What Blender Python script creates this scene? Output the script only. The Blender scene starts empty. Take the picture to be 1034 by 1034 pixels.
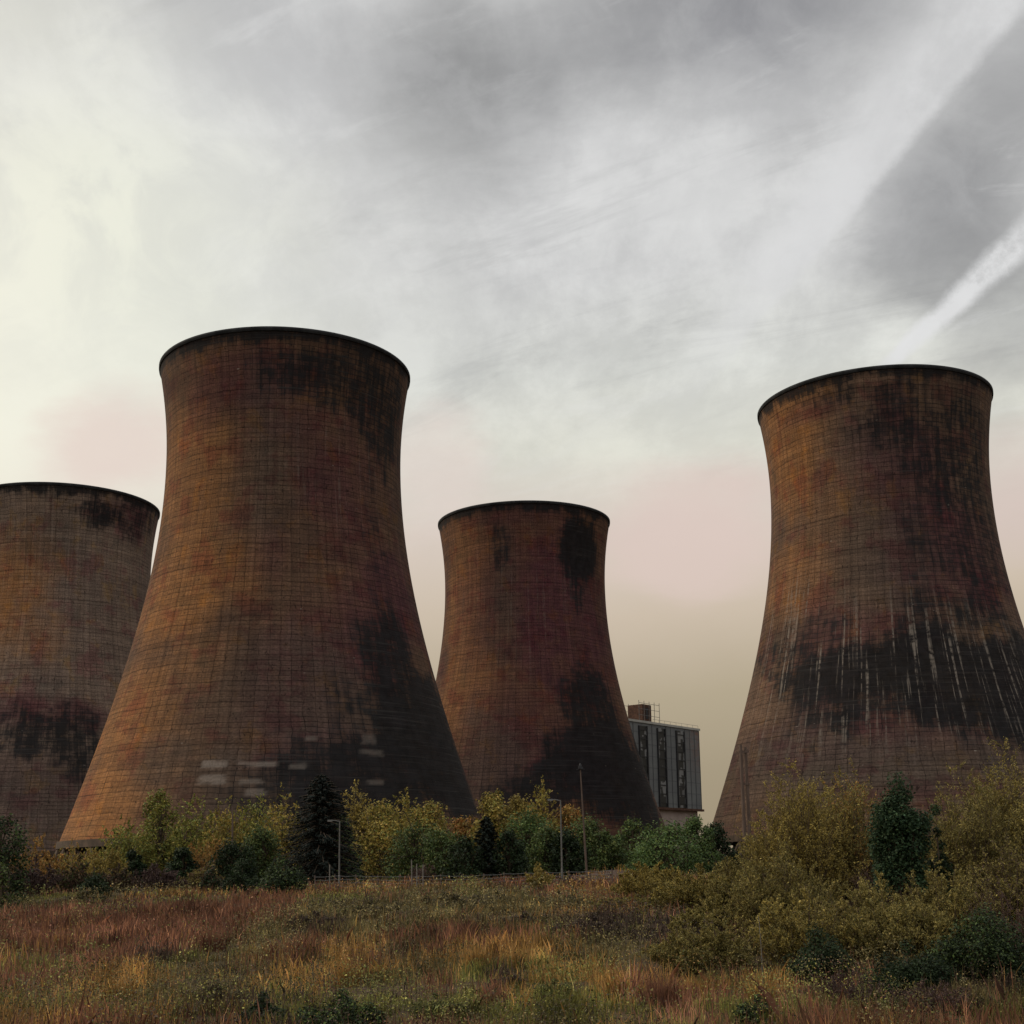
import bpy, math, random
import numpy as np
from mathutils import Matrix, Vector

rng = np.random.default_rng(7)
random.seed(7)
scene = bpy.context.scene
COL = scene.collection

# ------------------------------------------------------------------ camera
F, CX, CY = 1325.5, 517.0, 646.4          # focal length and principal point for a 1034 wide frame
HZ, ROLL = 880.7, 0.0152
PITCH = math.atan((HZ - CY) / F)
CAMZ = 3.5
cp, sp, cr, sr = math.cos(PITCH), math.sin(PITCH), math.cos(ROLL), math.sin(ROLL)


def ray(px, py):
    u, v = (px - CX) / F, (CY - py) / F
    u, v = u * cr + v * sr, -u * sr + v * cr
    return np.array([u, cp - v * sp, sp + v * cp])


def at(px, py, Y):
    d = ray(px, py)
    return d * (Y / d[1]) + np.array([0, 0, CAMZ])


cam_d = bpy.data.cameras.new('camera')
cam = bpy.data.objects.new('camera', cam_d)
COL.objects.link(cam)
Rt, Up, Fw = Vector((1, 0, 0)), Vector((0, -sp, cp)), Vector((0, cp, sp))
r_ = cr * Rt - sr * Up
u_ = sr * Rt + cr * Up
b_ = -Fw
M = Matrix(((r_.x, u_.x, b_.x, 0), (r_.y, u_.y, b_.y, 0), (r_.z, u_.z, b_.z, CAMZ), (0, 0, 0, 1)))
cam.matrix_world = M
cam_d.sensor_width = 36
cam_d.sensor_fit = 'HORIZONTAL'
cam_d.lens = 36 * F / 1034
cam_d.shift_y = (CY - 517) / 1034
cam_d.clip_start = 0.1
cam_d.clip_end = 20000
scene.camera = cam
scene.render.resolution_x = scene.render.resolution_y = 1024
scene.view_settings.view_transform = 'Standard'
scene.view_settings.look = 'None'
scene.view_settings.exposure = 0
scene.view_settings.gamma = 1

# ------------------------------------------------------------------ helpers


def lin(r, g, b):
    f = lambda c: (c / 255 / 12.92) if c / 255 <= .04045 else ((c / 255 + .055) / 1.055) ** 2.4
    return (f(r), f(g), f(b))


def sstep(a, b, x):
    t = np.clip((x - a) / (b - a), 0, 1)
    return t * t * (3 - 2 * t)


_perm = np.random.default_rng(3).random((256, 256))


def vnoise(x, y):
    x = np.asarray(x, float)
    y = np.asarray(y, float)
    xi, yi = np.floor(x).astype(int), np.floor(y).astype(int)
    fx, fy = x - xi, y - yi
    fx, fy = fx * fx * (3 - 2 * fx), fy * fy * (3 - 2 * fy)
    g = lambda i, j: _perm[i & 255, j & 255]
    return (g(xi, yi) * (1 - fx) + g(xi + 1, yi) * fx) * (1 - fy) + (g(xi, yi + 1) * (1 - fx) + g(xi + 1, yi + 1) * fx) * fy


def fbm(x, y, o=4):
    s, a, t = 0, 1, 0
    for k in range(o):
        s = s + a * vnoise(np.asarray(x) * 2 ** k + 17.3 * k, np.asarray(y) * 2 ** k + 5.1 * k)
        t += a
        a *= .55
    return s / t


def gz(x, y):
    x = np.asarray(x, float)
    y = np.asarray(y, float)
    z = 2.2 * sstep(25, 130, y) - .6 * sstep(22, 6, y)
    z = z + .55 * (fbm(x * .35 + 3, y * .3 + 40, 3) - .5) * sstep(12, 28, y) * (1 - sstep(135, 160, y))
    z = z + .5 * (fbm(x * .045 + 9, y * .045, 3) - .5) * sstep(8, 30, y) * (1 - .7 * sstep(120, 200, y))
    # bare brown bank beyond the lamp posts
    z = z + (1.2 + .9 * (fbm(x * .4 + 8, y * .3, 3) - .5)) * np.exp(-((x - 10.5) / 6.5) ** 2 - ((y - 146) / 7.0) ** 2)
    return z


def gz1(x, y):
    return float(gz(x, y))


def raw_mesh(name, V, Fc, n, smooth=False):
    """V (k,3) array; Fc flat vertex indices of polygons of n corners"""
    me = bpy.data.meshes.new(name)
    V = np.asarray(V, np.float32)
    Fc = np.asarray(Fc, np.int32).ravel()
    me.vertices.add(len(V))
    me.vertices.foreach_set('co', V.ravel())
    me.loops.add(len(Fc))
    me.loops.foreach_set('vertex_index', Fc)
    m = len(Fc) // n
    me.polygons.add(m)
    me.polygons.foreach_set('loop_start', np.arange(0, m * n, n, dtype=np.int32))
    me.polygons.foreach_set('loop_total', np.full(m, n, np.int32))
    if smooth:
        me.polygons.foreach_set('use_smooth', np.ones(m, bool))
    me.update(calc_edges=True)
    return me


def set_col(me, name, C):
    a = me.color_attributes.new(name, 'FLOAT_COLOR', 'POINT')
    C = np.asarray(C, np.float32)
    if C.shape[1] == 3:
        C = np.c_[C, np.ones(len(C), np.float32)]
    a.data.foreach_set('color', C.astype(np.float32).ravel())


class MB:
    def __init__(s):
        s.v, s.f = [], []

    def add(s, vs, fs):
        o = len(s.v)
        s.v += [tuple(map(float, p)) for p in vs]
        s.f += [tuple(i + o for i in f) for f in fs]

    def box(s, c, d, rz=0.0, taper=1.0):
        cx, cy, cz = c
        hx, hy, hz = d[0] / 2, d[1] / 2, d[2] / 2
        ca, sa = math.cos(rz), math.sin(rz)
        vs = []
        for z, k in ((-hz, 1), (hz, taper)):
            for x, y in ((-hx, -hy), (hx, -hy), (hx, hy), (-hx, hy)):
                x, y = x * k, y * k
                vs.append((cx + x * ca - y * sa, cy + x * sa + y * ca, cz + z))
        s.add(vs, [(3, 2, 1, 0), (4, 5, 6, 7), (0, 1, 5, 4), (1, 2, 6, 5), (2, 3, 7, 6), (3, 0, 4, 7)])

    def tube(s, P, R, n=6, cap=True):
        P = [np.array(p, float) for p in P]
        if not hasattr(R, '__len__'):
            R = [R] * len(P)
        vs, fs = [], []
        for i, p in enumerate(P):
            d = P[min(i + 1, len(P) - 1)] - P[max(i - 1, 0)]
            d = d / (np.linalg.norm(d) + 1e-9)
            a = np.cross(d, (0, 0, 1) if abs(d[2]) < .9 else (1, 0, 0))
            a /= np.linalg.norm(a)
            b = np.cross(d, a)
            for k in range(n):
                t = 2 * math.pi * k / n
                vs.append(p + R[i] * (math.cos(t) * a + math.sin(t) * b))
        for i in range(len(P) - 1):
            for k in range(n):
                k2 = (k + 1) % n
                fs.append((i * n + k, i * n + k2, (i + 1) * n + k2, (i + 1) * n + k))
        if cap:
            fs.append(tuple(range(n - 1, -1, -1)))
            fs.append(tuple((len(P) - 1) * n + k for k in range(n)))
        s.add(vs, fs)

    def build(s, name, mat, parent=None, smooth=False, loc=None):
        me = bpy.data.meshes.new(name)
        me.from_pydata(s.v, [], s.f)
        if smooth:
            for p in me.polygons:
                p.use_smooth = True
        me.update()
        return link(name, me, mat, parent, loc)


def link(name, me, mat, parent=None, loc=None):
    o = bpy.data.objects.new(name, me)
    COL.objects.link(o)
    if mat and not me.materials:
        me.materials.append(mat)
    if parent:
        o.parent = parent
    if loc is not None:
        o.location = loc
    return o


def empty(name, loc, label, cat, group=None, rz=0):
    o = bpy.data.objects.new(name, None)
    o.empty_display_size = .5
    COL.objects.link(o)
    o.location = loc
    o.rotation_euler = (0, 0, rz)
    o['label'] = label
    o['category'] = cat
    if group:
        o['group'] = group
    return o


# ------------------------------------------------------------------ materials
class NT:
    def __init__(s, nt):
        s.nt = nt
        nt.nodes.clear()

    def n(s, t, **k):
        nd = s.nt.nodes.new(t)
        for a, v in k.items():
            setattr(nd, a, v)
        return nd

    def l(s, a, b):
        s.nt.links.new(a, b)

    def put(s, sock, v):
        if hasattr(v, 'node'):
            s.l(v, sock)
        elif v is not None:
            if hasattr(sock.default_value, '__len__') and not hasattr(v, '__len__'):
                v = (v,) * len(sock.default_value)
            if hasattr(sock.default_value, '__len__') and len(sock.default_value) == 4 and len(v) == 3:
                v = tuple(v) + (1,)
            sock.default_value = v

    def math(s, op, a, b=None, c=None, clamp=False):
        nd = s.n('ShaderNodeMath', operation=op, use_clamp=clamp)
        for i, v in enumerate((a, b, c)):
            if v is not None:
                s.put(nd.inputs[i], v)
        return nd.outputs[0]

    def mix(s, f, a, b, mode='MIX'):
        nd = s.n('ShaderNodeMix', data_type='RGBA', blend_type=mode)
        s.put(nd.inputs[0], f)
        s.put(nd.inputs[6], a)
        s.put(nd.inputs[7], b)
        return nd.outputs[2]

    def ss(s, x, a, b, o0=0.0, o1=1.0):
        nd = s.n('ShaderNodeMapRange', interpolation_type='SMOOTHSTEP')
        s.put(nd.inputs[0], x)
        s.put(nd.inputs[1], a)
        s.put(nd.inputs[2], b)
        s.put(nd.inputs[3], o0)
        s.put(nd.inputs[4], o1)
        return nd.outputs[0]

    def noise(s, vec, scale, detail=4, rough=.55, dist=0.0):
        nd = s.n('ShaderNodeTexNoise')
        if vec is not None:
            s.l(vec, nd.inputs['Vector'])
        nd.inputs['Scale'].default_value = scale
        nd.inputs['Detail'].default_value = detail
        nd.inputs['Roughness'].default_value = rough
        nd.inputs['Distortion'].default_value = dist
        return nd.outputs['Fac']

    def vmul(s, vec, v):
        nd = s.n('ShaderNodeVectorMath', operation='MULTIPLY')
        s.l(vec, nd.inputs[0])
        nd.inputs[1].default_value = v
        return nd.outputs[0]

    def dot(s, vec, v):
        nd = s.n('ShaderNodeVectorMath', operation='DOT_PRODUCT')
        s.l(vec, nd.inputs[0])
        nd.inputs[1].default_value = tuple(v)
        return nd.outputs['Value']


def new_mat(name):
    m = bpy.data.materials.new(name)
    m.use_nodes = True
    return m, NT(m.node_tree)


def simple_mat(name, c0, c1, scale=3.0, rough=.8, metallic=0.0, stretch=(1, 1, 1), bump=0.0):
    m, t = new_mat(name)
    tc = t.n('ShaderNodeTexCoord')
    v = t.vmul(tc.outputs['Object'], stretch)
    nz = t.noise(v, scale, 5, .6)
    col = t.mix(t.ss(nz, .3, .7), c0, c1)
    p = t.n('ShaderNodeBsdfPrincipled')
    t.l(col, p.inputs['Base Color'])
    p.inputs['Roughness'].default_value = rough
    p.inputs['Metallic'].default_value = metallic
    p.inputs['Specular IOR Level'].default_value = .25
    if bump:
        b = t.n('ShaderNodeBump')
        b.inputs['Strength'].default_value = bump
        t.l(nz, b.inputs['Height'])
        t.l(b.outputs[0], p.inputs['Normal'])
    o = t.n('ShaderNodeOutputMaterial')
    t.l(p.outputs[0], o.inputs[0])
    return m


def leaf_mat(name, trans=.25, rough=.6):
    m, t = new_mat(name)
    a = t.n('ShaderNodeVertexColor', layer_name='col')
    g = t.n('ShaderNodeNewGeometry')
    nz = t.noise(g.outputs['Position'], 2.2, 2)
    c = t.mix(1.0, a.outputs['Color'], t.mix(nz, (.75, .75, .75), (1.25, 1.25, 1.25)), 'MULTIPLY')
    p = t.n('ShaderNodeBsdfPrincipled')
    t.l(c, p.inputs['Base Color'])
    p.inputs['Roughness'].default_value = rough
    p.inputs['Specular IOR Level'].default_value = .15
    tr = t.n('ShaderNodeBsdfTranslucent')
    t.l(c, tr.inputs['Color'])
    mx = t.n('ShaderNodeMixShader')
    mx.inputs[0].default_value = trans
    t.l(p.outputs[0], mx.inputs[1])
    t.l(tr.outputs[0], mx.inputs[2])
    o = t.n('ShaderNodeOutputMaterial')
    t.l(mx.outputs[0], o.inputs[0])
    return m


M_leaf = leaf_mat('leaves')
M_needle = leaf_mat('needles', .08, .7)
M_grass = leaf_mat('grass_blades', .3, .7)
M_bark = simple_mat('bark', (.045, .032, .022), (.09, .065, .045), 4, .9, stretch=(4, 4, .6), bump=.5)
M_twig = simple_mat('twigs', (.06, .042, .028), (.12, .085, .055), 6, .9)
M_twig_red = simple_mat('red_brown_twigs', (.055, .03, .024), (.1, .06, .045), 6, .9)
M_galv = simple_mat('galvanised_steel', (.12, .115, .11), (.19, .185, .175), 2, .5, .5)
M_wood = simple_mat('weathered_timber', (.075, .05, .038), (.14, .10, .08), 3, .9, stretch=(6, 6, .4), bump=.3)
M_darkmetal = simple_mat('dark_painted_metal', (.02, .02, .022), (.04, .04, .042), 4, .5)
M_rust = simple_mat('rusty_steel', (.05, .025, .017), (.11, .055, .035), 1.2, .85)
M_conc = simple_mat('concrete', (.20, .17, .14), (.30, .26, .22), 1.5, .9, bump=.2)
M_beam = simple_mat('stained_concrete', (.05, .036, .026), (.11, .075, .05), .5, .9, bump=.2)
M_seam = simple_mat('grey_flashing', (.075, .078, .08), (.11, .112, .112), .5, .8)
M_dark = simple_mat('inlet_shade', (.012, .012, .011), (.03, .028, .025), .3, .95, stretch=(1, 1, 4))  # dark stand-in for the shade inside the air inlet
M_pale = simple_mat('pale_render', (.28, .215, .19), (.38, .30, .265), .15, .9)
M_pole = simple_mat('aluminium_pole', (.105, .10, .092), (.15, .145, .133), 2, .6, .2)
M_ply = simple_mat('pale_tube', (.13, .115, .1), (.2, .18, .155), 2, .7)


# ---- sky
def make_world():
    w = bpy.data.worlds.new('World')
    scene.world = w
    w.use_nodes = True
    t = NT(w.node_tree)
    tc = t.n('ShaderNodeTexCoord')
    D = tc.outputs['Generated']
    sep = t.n('ShaderNodeSeparateXYZ')
    t.l(D, sep.inputs[0])
    zz = sep.outputs[2]
    # cloud-layer plane projection for perspective-correct cloud texture
    inv = t.math('DIVIDE', 1.0, t.math('ADD', t.math('MAXIMUM', zz, 0.0), .18))
    sc = t.n('ShaderNodeVectorMath', operation='SCALE')
    t.l(D, sc.inputs[0])
    t.l(inv, sc.inputs[3])
    P = sc.outputs[0]
    n1 = t.noise(t.vmul(P, (1.0, 1.5, 1.0)), 1.1, 9, .62, .15)
    n2 = t.noise(t.vmul(P, (1.6, .9, 1.0)), 3.6, 10, .66, .1)
    n3 = t.noise(D, 5.0, 5, .55)

    def unit(px, py):
        d = ray(px, py)
        return d / np.linalg.norm(d)

    def blob(px, py, a0, a1):
        """soft round patch of sky; a0 inner, a1 outer radius in degrees, ragged by noise"""
        c = t.dot(D, unit(px, py))
        ang = t.math('MULTIPLY', t.math('ARCCOSINE', t.math('MINIMUM', c, .99999)), 57.2958)
        ang = t.math('ADD', ang, t.math('MULTIPLY', t.math('SUBTRACT', n1, .5), 9.0))
        ang = t.math('ADD', ang, t.math('MULTIPLY', t.math('SUBTRACT', n3, .5), 5.0))
        return t.ss(ang, a0, a1, 1.0, 0.0)

    # elevation gradient of the overcast; zenith, out of view, brightened to add fill light
    ramp = t.n('ShaderNodeValToRGB')
    zr = t.math('ADD', zz, t.math('MULTIPLY', t.math('SUBTRACT', n3, .5), .05))
    t.l(zr, ramp.inputs[0])
    els = ramp.color_ramp.elements
    stops = [(0.0, lin(156, 142, 118)), (.075, lin(166, 152, 127)), (.135, lin(181, 167, 141)), (.195, lin(207, 191, 171)),
             (.25, lin(222, 208, 196)), (.31, lin(229, 228, 216)), (.37, lin(230, 231, 225)), (.44, lin(227, 227, 226)),
             (.52, lin(217, 217, 217)), (.62, lin(196, 196, 196)), (.74, (.72, .72, .72)), (.86, (1.4, 1.4, 1.4)), (1.0, (1.7, 1.7, 1.68))]
    while len(els) < len(stops):
        els.new(.5)
    for e, (p_, c_) in zip(els, stops):
        e.position = p_
        e.color = tuple(c_) + (1,)
    col = ramp.outputs[0]
    # texture
    tex = t.mix(t.ss(n1, .3, .72), (.88, .88, .88), (1.06, 1.06, 1.055))
    up = t.ss(zz, .20, .40)
    col = t.mix(up, col, t.mix(1.0, col, tex, 'MULTIPLY'))
    tex2 = t.mix(t.ss(n2, .36, .66), (.84, .84, .84), (1.06, 1.06, 1.055))
    col = t.mix(up, col, t.mix(1.0, col, tex2, 'MULTIPLY'))
    # dark bellies of cloud
    col = t.mix(t.math('MULTIPLY', blob(450, 70, .5, 7.5), .75), col, lin(124, 124, 124))
    col = t.mix(t.math('MULTIPLY', blob(745, -30, 1, 7), .66), col, lin(116, 116, 122))
    col = t.mix(t.math('MULTIPLY', blob(600, 20, 1, 6), .42), col, lin(130, 130, 132))
    col = t.mix(t.math('MULTIPLY', blob(1010, 165, 1.5, 7.5), .52), col, lin(124, 124, 125))
    col = t.mix(t.math('MULTIPLY', blob(930, 210, 1, 5), .5), col, lin(138, 138, 140))
    col = t.mix(t.math('MULTIPLY', blob(1015, 330, .5, 4.5), .40), col, lin(150, 150, 150))
    col = t.mix(t.math('MULTIPLY', blob(870, -40, .5, 6), .45), col, lin(135, 135, 138))
    # torn dark and light wisps running with the wind
    w1 = t.n('ShaderNodeVectorRotate', rotation_type='Z_AXIS')
    t.l(P, w1.inputs['Vector'])
    w1.inputs['Angle'].default_value = .5
    ws = t.noise(t.vmul(w1.outputs[0], (1.0, 3.2, 1.0)), 2.2, 10, .68, .5)
    col = t.mix(t.math('MULTIPLY', t.math('MULTIPLY', t.ss(ws, .52, .70), up), .28), col, lin(150, 150, 150))
    col = t.mix(t.math('MULTIPLY', t.math('MULTIPLY', t.ss(ws, .46, .32), up), .26), col, lin(234, 234, 233))
    # the sun glowing through at the left
    col = t.mix(t.math('MULTIPLY', blob(70, 240, 1, 12), .9), col, lin(234, 237, 222))
    col = t.mix(t.math('MULTIPLY', blob(-360, 330, 6, 28), .9), col, (.98, .95, .80))  # glow outside the frame, added to light the scene from the left
    col = t.mix(t.math('MULTIPLY', blob(330, 250, 1, 9), .3), col, lin(226, 226, 220))
    col = t.mix(t.math('MULTIPLY', blob(110, 450, .5, 3.6), .75), col, lin(232, 212, 202))
    col = t.mix(t.math('MULTIPLY', blob(430, 470, .5, 3.0), .6), col, lin(228, 212, 203))
    col = t.mix(t.math('MULTIPLY', blob(700, 535, 1, 4.6), .75), col, lin(224, 203, 194))
    col = t.mix(t.math('MULTIPLY', blob(1030, 500, .5, 3.6), .6), col, lin(214, 196, 188))

    # vapour trails: great circles through two sky points
    def trail(a, b, hw0, hw1, soft, grow=True):
        A, B = unit(*a), unit(*b)
        n = np.cross(A, B)
        n /= np.linalg.norm(n)
        m = np.cross(n, A)
        along = t.math('ARCTAN2', t.dot(D, m), t.dot(D, A))
        tot = math.atan2(float(B @ m), float(B @ A))
        f = t.math('DIVIDE', along, tot)
        ac = t.math('MULTIPLY', t.dot(D, n), 57.2958)
        ac = t.math('ADD', ac, t.math('MULTIPLY', t.math('SUBTRACT', t.noise(D, 40, 5, .7), .5), soft * 1.2))
        w_ = t.math('ADD', hw0, t.math('MULTIPLY', f, hw1 - hw0))
        return f, ac, w_

    f, ac, w_ = trail((895, 370), (1040, 234), .34, .72, .5)
    k = t.ss(t.math('ABSOLUTE', ac), t.math('MULTIPLY', w_, .3), t.math('MULTIPLY', w_, 1.25), 1, 0)
    k = t.math('MULTIPLY', k, t.ss(f, -.12, .12))
    k = t.math('MULTIPLY', k, t.ss(t.noise(D, 34, 6, .7), .30, .55, .5, 1))
    col = t.mix(t.math('MULTIPLY', k, .92), col, lin(231, 231, 231))
    f, ac, w_ = trail((680, 410), (1015, -10), .8, 1.35, .6)
    # broad old trail: crisp on its right flank, dissolving to the left
    ac = t.math('MULTIPLY', ac, -1.0)
    kr = t.ss(ac, t.math('MULTIPLY', w_, -.95), t.math('MULTIPLY', w_, -.45))
    kl = t.ss(ac, t.math('MULTIPLY', w_, .3), t.math('MULTIPLY', w_, 2.2), 1, 0)
    k2 = t.math('MULTIPLY', t.math('MULTIPLY', kr, kl), t.ss(f, -.1, .55))
    k2 = t.math('MULTIPLY', k2, t.ss(t.noise(D, 16, 7, .7), .30, .60, .6, 1))
    col = t.mix(t.math('MULTIPLY', k2, .92), col, lin(222, 222, 222))
    # sky behind the viewer, out of view, brightened to add fill light
    sy = t.n('ShaderNodeSeparateXYZ')
    t.l(D, sy.inputs[0])
    col = t.mix(t.math('MULTIPLY', t.ss(sy.outputs[1], .1, -.5), t.ss(zz, .1, .5)), col, (1.05, 1.05, 1.05))
    # unseen sky at the right, darkened to cut the fill light
    dk = t.math('MULTIPLY', t.ss(sy.outputs[0], .42, .75), .75)
    col = t.mix(dk, col, t.mix(1.0, col, (.30, .31, .33), 'MULTIPLY'))
    # curdled small-scale texture over the grey parts
    cu = t.noise(D, 14, 8, .62, .6)
    col = t.mix(t.math('MULTIPLY', t.math('MULTIPLY', t.ss(cu, .42, .66), t.ss(zz, .28, .5)), .30), col, lin(196, 196, 196))
    # below the horizon
    col = t.mix(t.ss(zz, -.03, .0), (.06, .05, .035), col)
    bg = t.n('ShaderNodeBackground')
    t.l(col, bg.inputs[0])
    bg.inputs[1].default_value = 1.0
    sky = t.n('ShaderNodeTexSky', sky_type='NISHITA', sun_disc=False)
    sky.sun_elevation = math.radians(30)
    sky.sun_rotation = math.radians(-72)
    bg2 = t.n('ShaderNodeBackground')
    t.l(sky.outputs[0], bg2.inputs[0])
    bg2.inputs[1].default_value = .06
    mx = t.n('ShaderNodeMixShader')
    mx.inputs[0].default_value = .95
    t.l(bg2.outputs[0], mx.inputs[1])
    t.l(bg.outputs[0], mx.inputs[2])
    o = t.n('ShaderNodeOutputWorld')
    t.l(mx.outputs[0], o.inputs[0])


make_world()
sl = bpy.data.lights.new('sun', 'SUN')
sl.energy = 1.5
sl.angle = math.radians(14)
sl.color = (1.0, .86, .66)
so = bpy.data.objects.new('sun', sl)
COL.objects.link(so)
az, el = math.radians(-72), math.radians(30)
sdir = Vector((math.sin(az) * math.cos(el), math.cos(az) * math.cos(el), math.sin(el)))
so.rotation_euler = sdir.to_track_quat('Z', 'Y').to_euler()
so.location = (-60, 20, 60)


# ------------------------------------------------------------------ ground
def make_ground():
    xs = np.concatenate([-np.geomspace(3500, 120, 16), np.linspace(-110, 110, 330), np.geomspace(120, 3500, 16)])
    ys = np.concatenate([-np.geomspace(300, 5, 8), np.linspace(0, 190, 300), np.geomspace(194, 6000, 40)])
    X, Y = np.meshgrid(xs, ys)
    Z = gz(X, Y)
    V = np.c_[X.ravel(), Y.ravel(), Z.ravel()]
    nx = len(xs)
    i, j = np.meshgrid(np.arange(nx - 1), np.arange(len(ys) - 1))
    a = (j * nx + i).ravel()
    me = raw_mesh('ground', V, np.c_[a, a + 1, a + nx + 1, a + nx], 4, True)
    m, t = new_mat('rough_field')
    g = t.n('ShaderNodeNewGeometry')
    p0 = g.outputs['Position']
    n1 = t.noise(p0, .09, 5)
    n2 = t.noise(p0, 1.3, 6, .65)
    c = t.mix(t.ss(n1, .35, .65), (.06, .045, .024), (.095, .062, .036))
    c = t.mix(t.ss(n2, .3, .7), t.mix(1, c, (.55, .55, .5), 'MULTIPLY'), c)
    s = t.n('ShaderNodeSeparateXYZ')
    t.l(p0, s.inputs[0])
    # bare brown soil on the bank
    dx = t.math('ABSOLUTE', t.math('SUBTRACT', s.outputs[0], 10.5))
    dy = t.math('ABSOLUTE', t.math('SUBTRACT', s.outputs[1], 143))
    k = t.math('MULTIPLY', t.ss(dx, 6, 9, 1, 0), t.ss(dy, 9, 14, 1, 0))
    c = t.mix(k, c, t.mix(n2, (.05, .034, .027), (.105, .072, .055)))
    p = t.n('ShaderNodeBsdfPrincipled')
    t.l(c, p.inputs['Base Color'])
    p.inputs['Roughness'].default_value = .95
    p.inputs['Specular IOR Level'].default_value = .1
    b = t.n('ShaderNodeBump')
    b.inputs['Strength'].default_value = .6
    b.inputs['Distance'].default_value = .2
    t.l(n2, b.inputs['Height'])
    t.l(b.outputs[0], p.inputs['Normal'])
    o = t.n('ShaderNodeOutputMaterial')
    t.l(p.outputs[0], o.inputs[0])
    ob = link('ground', me, m)
    ob['kind'] = 'structure'


make_ground()

# ------------------------------------------------------------------ cooling towers
RT, ZT, AB, RTOP, HTOP = 25.436, 89.21, .4359, 27.491, 110.0   # heights above the camera
BA = math.sqrt(RTOP ** 2 - RT ** 2) / (HTOP - ZT)
ZBOT = 6.3


def prof(z):
    z = np.asarray(z, float)
    return np.where(z < ZT, np.sqrt(RT ** 2 + ((ZT - z) * AB) ** 2), np.sqrt(RT ** 2 + ((z - ZT) * BA) ** 2))


def shell_mat(name, base0, base1):
    m, t = new_mat(name)
    uv = t.n('ShaderNodeUVMap', uv_map='UVMap')
    A = t.n('ShaderNodeVertexColor', layer_name='stain')
    B = t.n('ShaderNodeVertexColor', layer_name='tint')
    sa, sb = t.n('ShaderNodeSeparateColor'), t.n('ShaderNodeSeparateColor')
    t.l(A.outputs[0], sa.inputs[0])
    t.l(B.outputs[0], sb.inputs[0])
    soot_shade, orange, plum = sa.outputs
    grey, pale, drip = sb.outputs
    U = uv.outputs[0]
    nbig = t.noise(U, .045, 5, .6)
    nmid = t.noise(U, .35, 6, .65)
    nfine = t.noise(U, 2.5, 4, .6)
    streak = t.noise(t.vmul(U, (.9, .035, 1)), 1.0, 5, .6)
    hband = t.noise(t.vmul(U, (.03, .8, 1)), 1.0, 4, .6)
    c = t.mix(t.ss(nbig, .35, .65), base0, base1)
    c = t.mix(t.math('MULTIPLY', orange, t.ss(nmid, .2, .75, .6, 1)), c, (.34, .155, .055))  # on the left flanks this paints warm sunlight into the colour
    c = t.mix(t.math('MULTIPLY', plum, t.ss(nmid, .25, .6, .6, 1)), c, (.100, .038, .046))
    c = t.mix(t.math('MULTIPLY', grey, .85), c, (.088, .071, .060))  # grey patches, and occlusion shade painted on the lower shell
    # block-work lifts: each pour a slightly different tone
    br = t.n('ShaderNodeTexBrick', offset=0.0, squash=1.0)
    wob = t.n('ShaderNodeVectorMath', operation='ADD')
    t.l(U, wob.inputs[0])
    nv = t.n('ShaderNodeTexNoise')
    t.l(U, nv.inputs['Vector'])
    nv.inputs['Scale'].default_value = .25
    t.l(t.vmul(nv.outputs['Color'], (1.3, .8, 0)), wob.inputs[1])
    t.l(wob.outputs[0], br.inputs['Vector'])
    br.inputs['Scale'].default_value = 1.0
    br.inputs['Mortar Size'].default_value = .065
    br.inputs['Mortar Smooth'].default_value = .6
    br.inputs['Brick Width'].default_value = 1.9
    br.inputs['Row Height'].default_value = 1.02
    br.inputs['Color1'].default_value = (.86, .86, .86, 1)
    br.inputs['Color2'].default_value = (1.12, 1.11, 1.09, 1)
    br.inputs['Mortar'].default_value = (.62, .60, .58, 1)
    c = t.mix(t.ss(nmid, .3, .62, .55, 1.0), c, t.mix(1, c, br.outputs['Color'], 'MULTIPLY'))
    c = t.mix(t.ss(nfine, .3, .7), t.mix(1, c, (.70, .69, .68), 'MULTIPLY'), t.mix(1, c, (1.18, 1.17, 1.15), 'MULTIPLY'))
    c = t.mix(t.ss(streak, .38, .66), t.mix(1, c, (.86, .855, .85), 'MULTIPLY'), t.mix(1, c, (1.06, 1.06, 1.06), 'MULTIPLY'))
    ribs = t.noise(t.vmul(U, (1.9, .012, 1)), 1.0, 3, .6)
    c = t.mix(t.ss(ribs, .36, .62), t.mix(1, c, (.88, .875, .87), 'MULTIPLY'), t.mix(1, c, (1.05, 1.05, 1.04), 'MULTIPLY'))
    lifts = t.noise(t.vmul(U, (.05, 2.1, 1)), 1.0, 3, .7)
    c = t.mix(t.ss(lifts, .34, .60), t.mix(1, c, (.86, .855, .85), 'MULTIPLY'), t.mix(1, c, (1.06, 1.06, 1.05), 'MULTIPLY'))
    c = t.mix(t.ss(hband, .35, .7), t.mix(1, c, (.86, .85, .84), 'MULTIPLY'), t.mix(1, c, (1.1, 1.1, 1.08), 'MULTIPLY'))
    su = t.n('ShaderNodeSeparateXYZ')
    t.l(wob.outputs[0], su.inputs[0])
    jn = t.noise(t.vmul(U, (.55, .4, 1)), .5, 4, .7)
    row = t.math('ABSOLUTE', t.math('SUBTRACT', t.math('FRACT', t.math('DIVIDE', su.outputs[1], 4.08)), .5))
    c = t.mix(t.math('MULTIPLY', t.ss(row, .44, .49), t.ss(jn, .56, .38, .05, .6)), c, t.mix(1, c, (.3, .29, .28), 'MULTIPLY'))
    # joints that opened and blackened in places
    c = t.mix(t.math('MULTIPLY', br.outputs['Fac'], t.ss(jn, .44, .64, .06, .85)), c, t.mix(1, c, (.16, .15, .15), 'MULTIPLY'))
    # blotches of weathering: mauve, ochre, grey
    b1 = t.noise(U, .11, 5, .65)
    b2 = t.noise(t.vmul(U, (1, .8, 1)), .16, 5, .65, .5)
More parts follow.
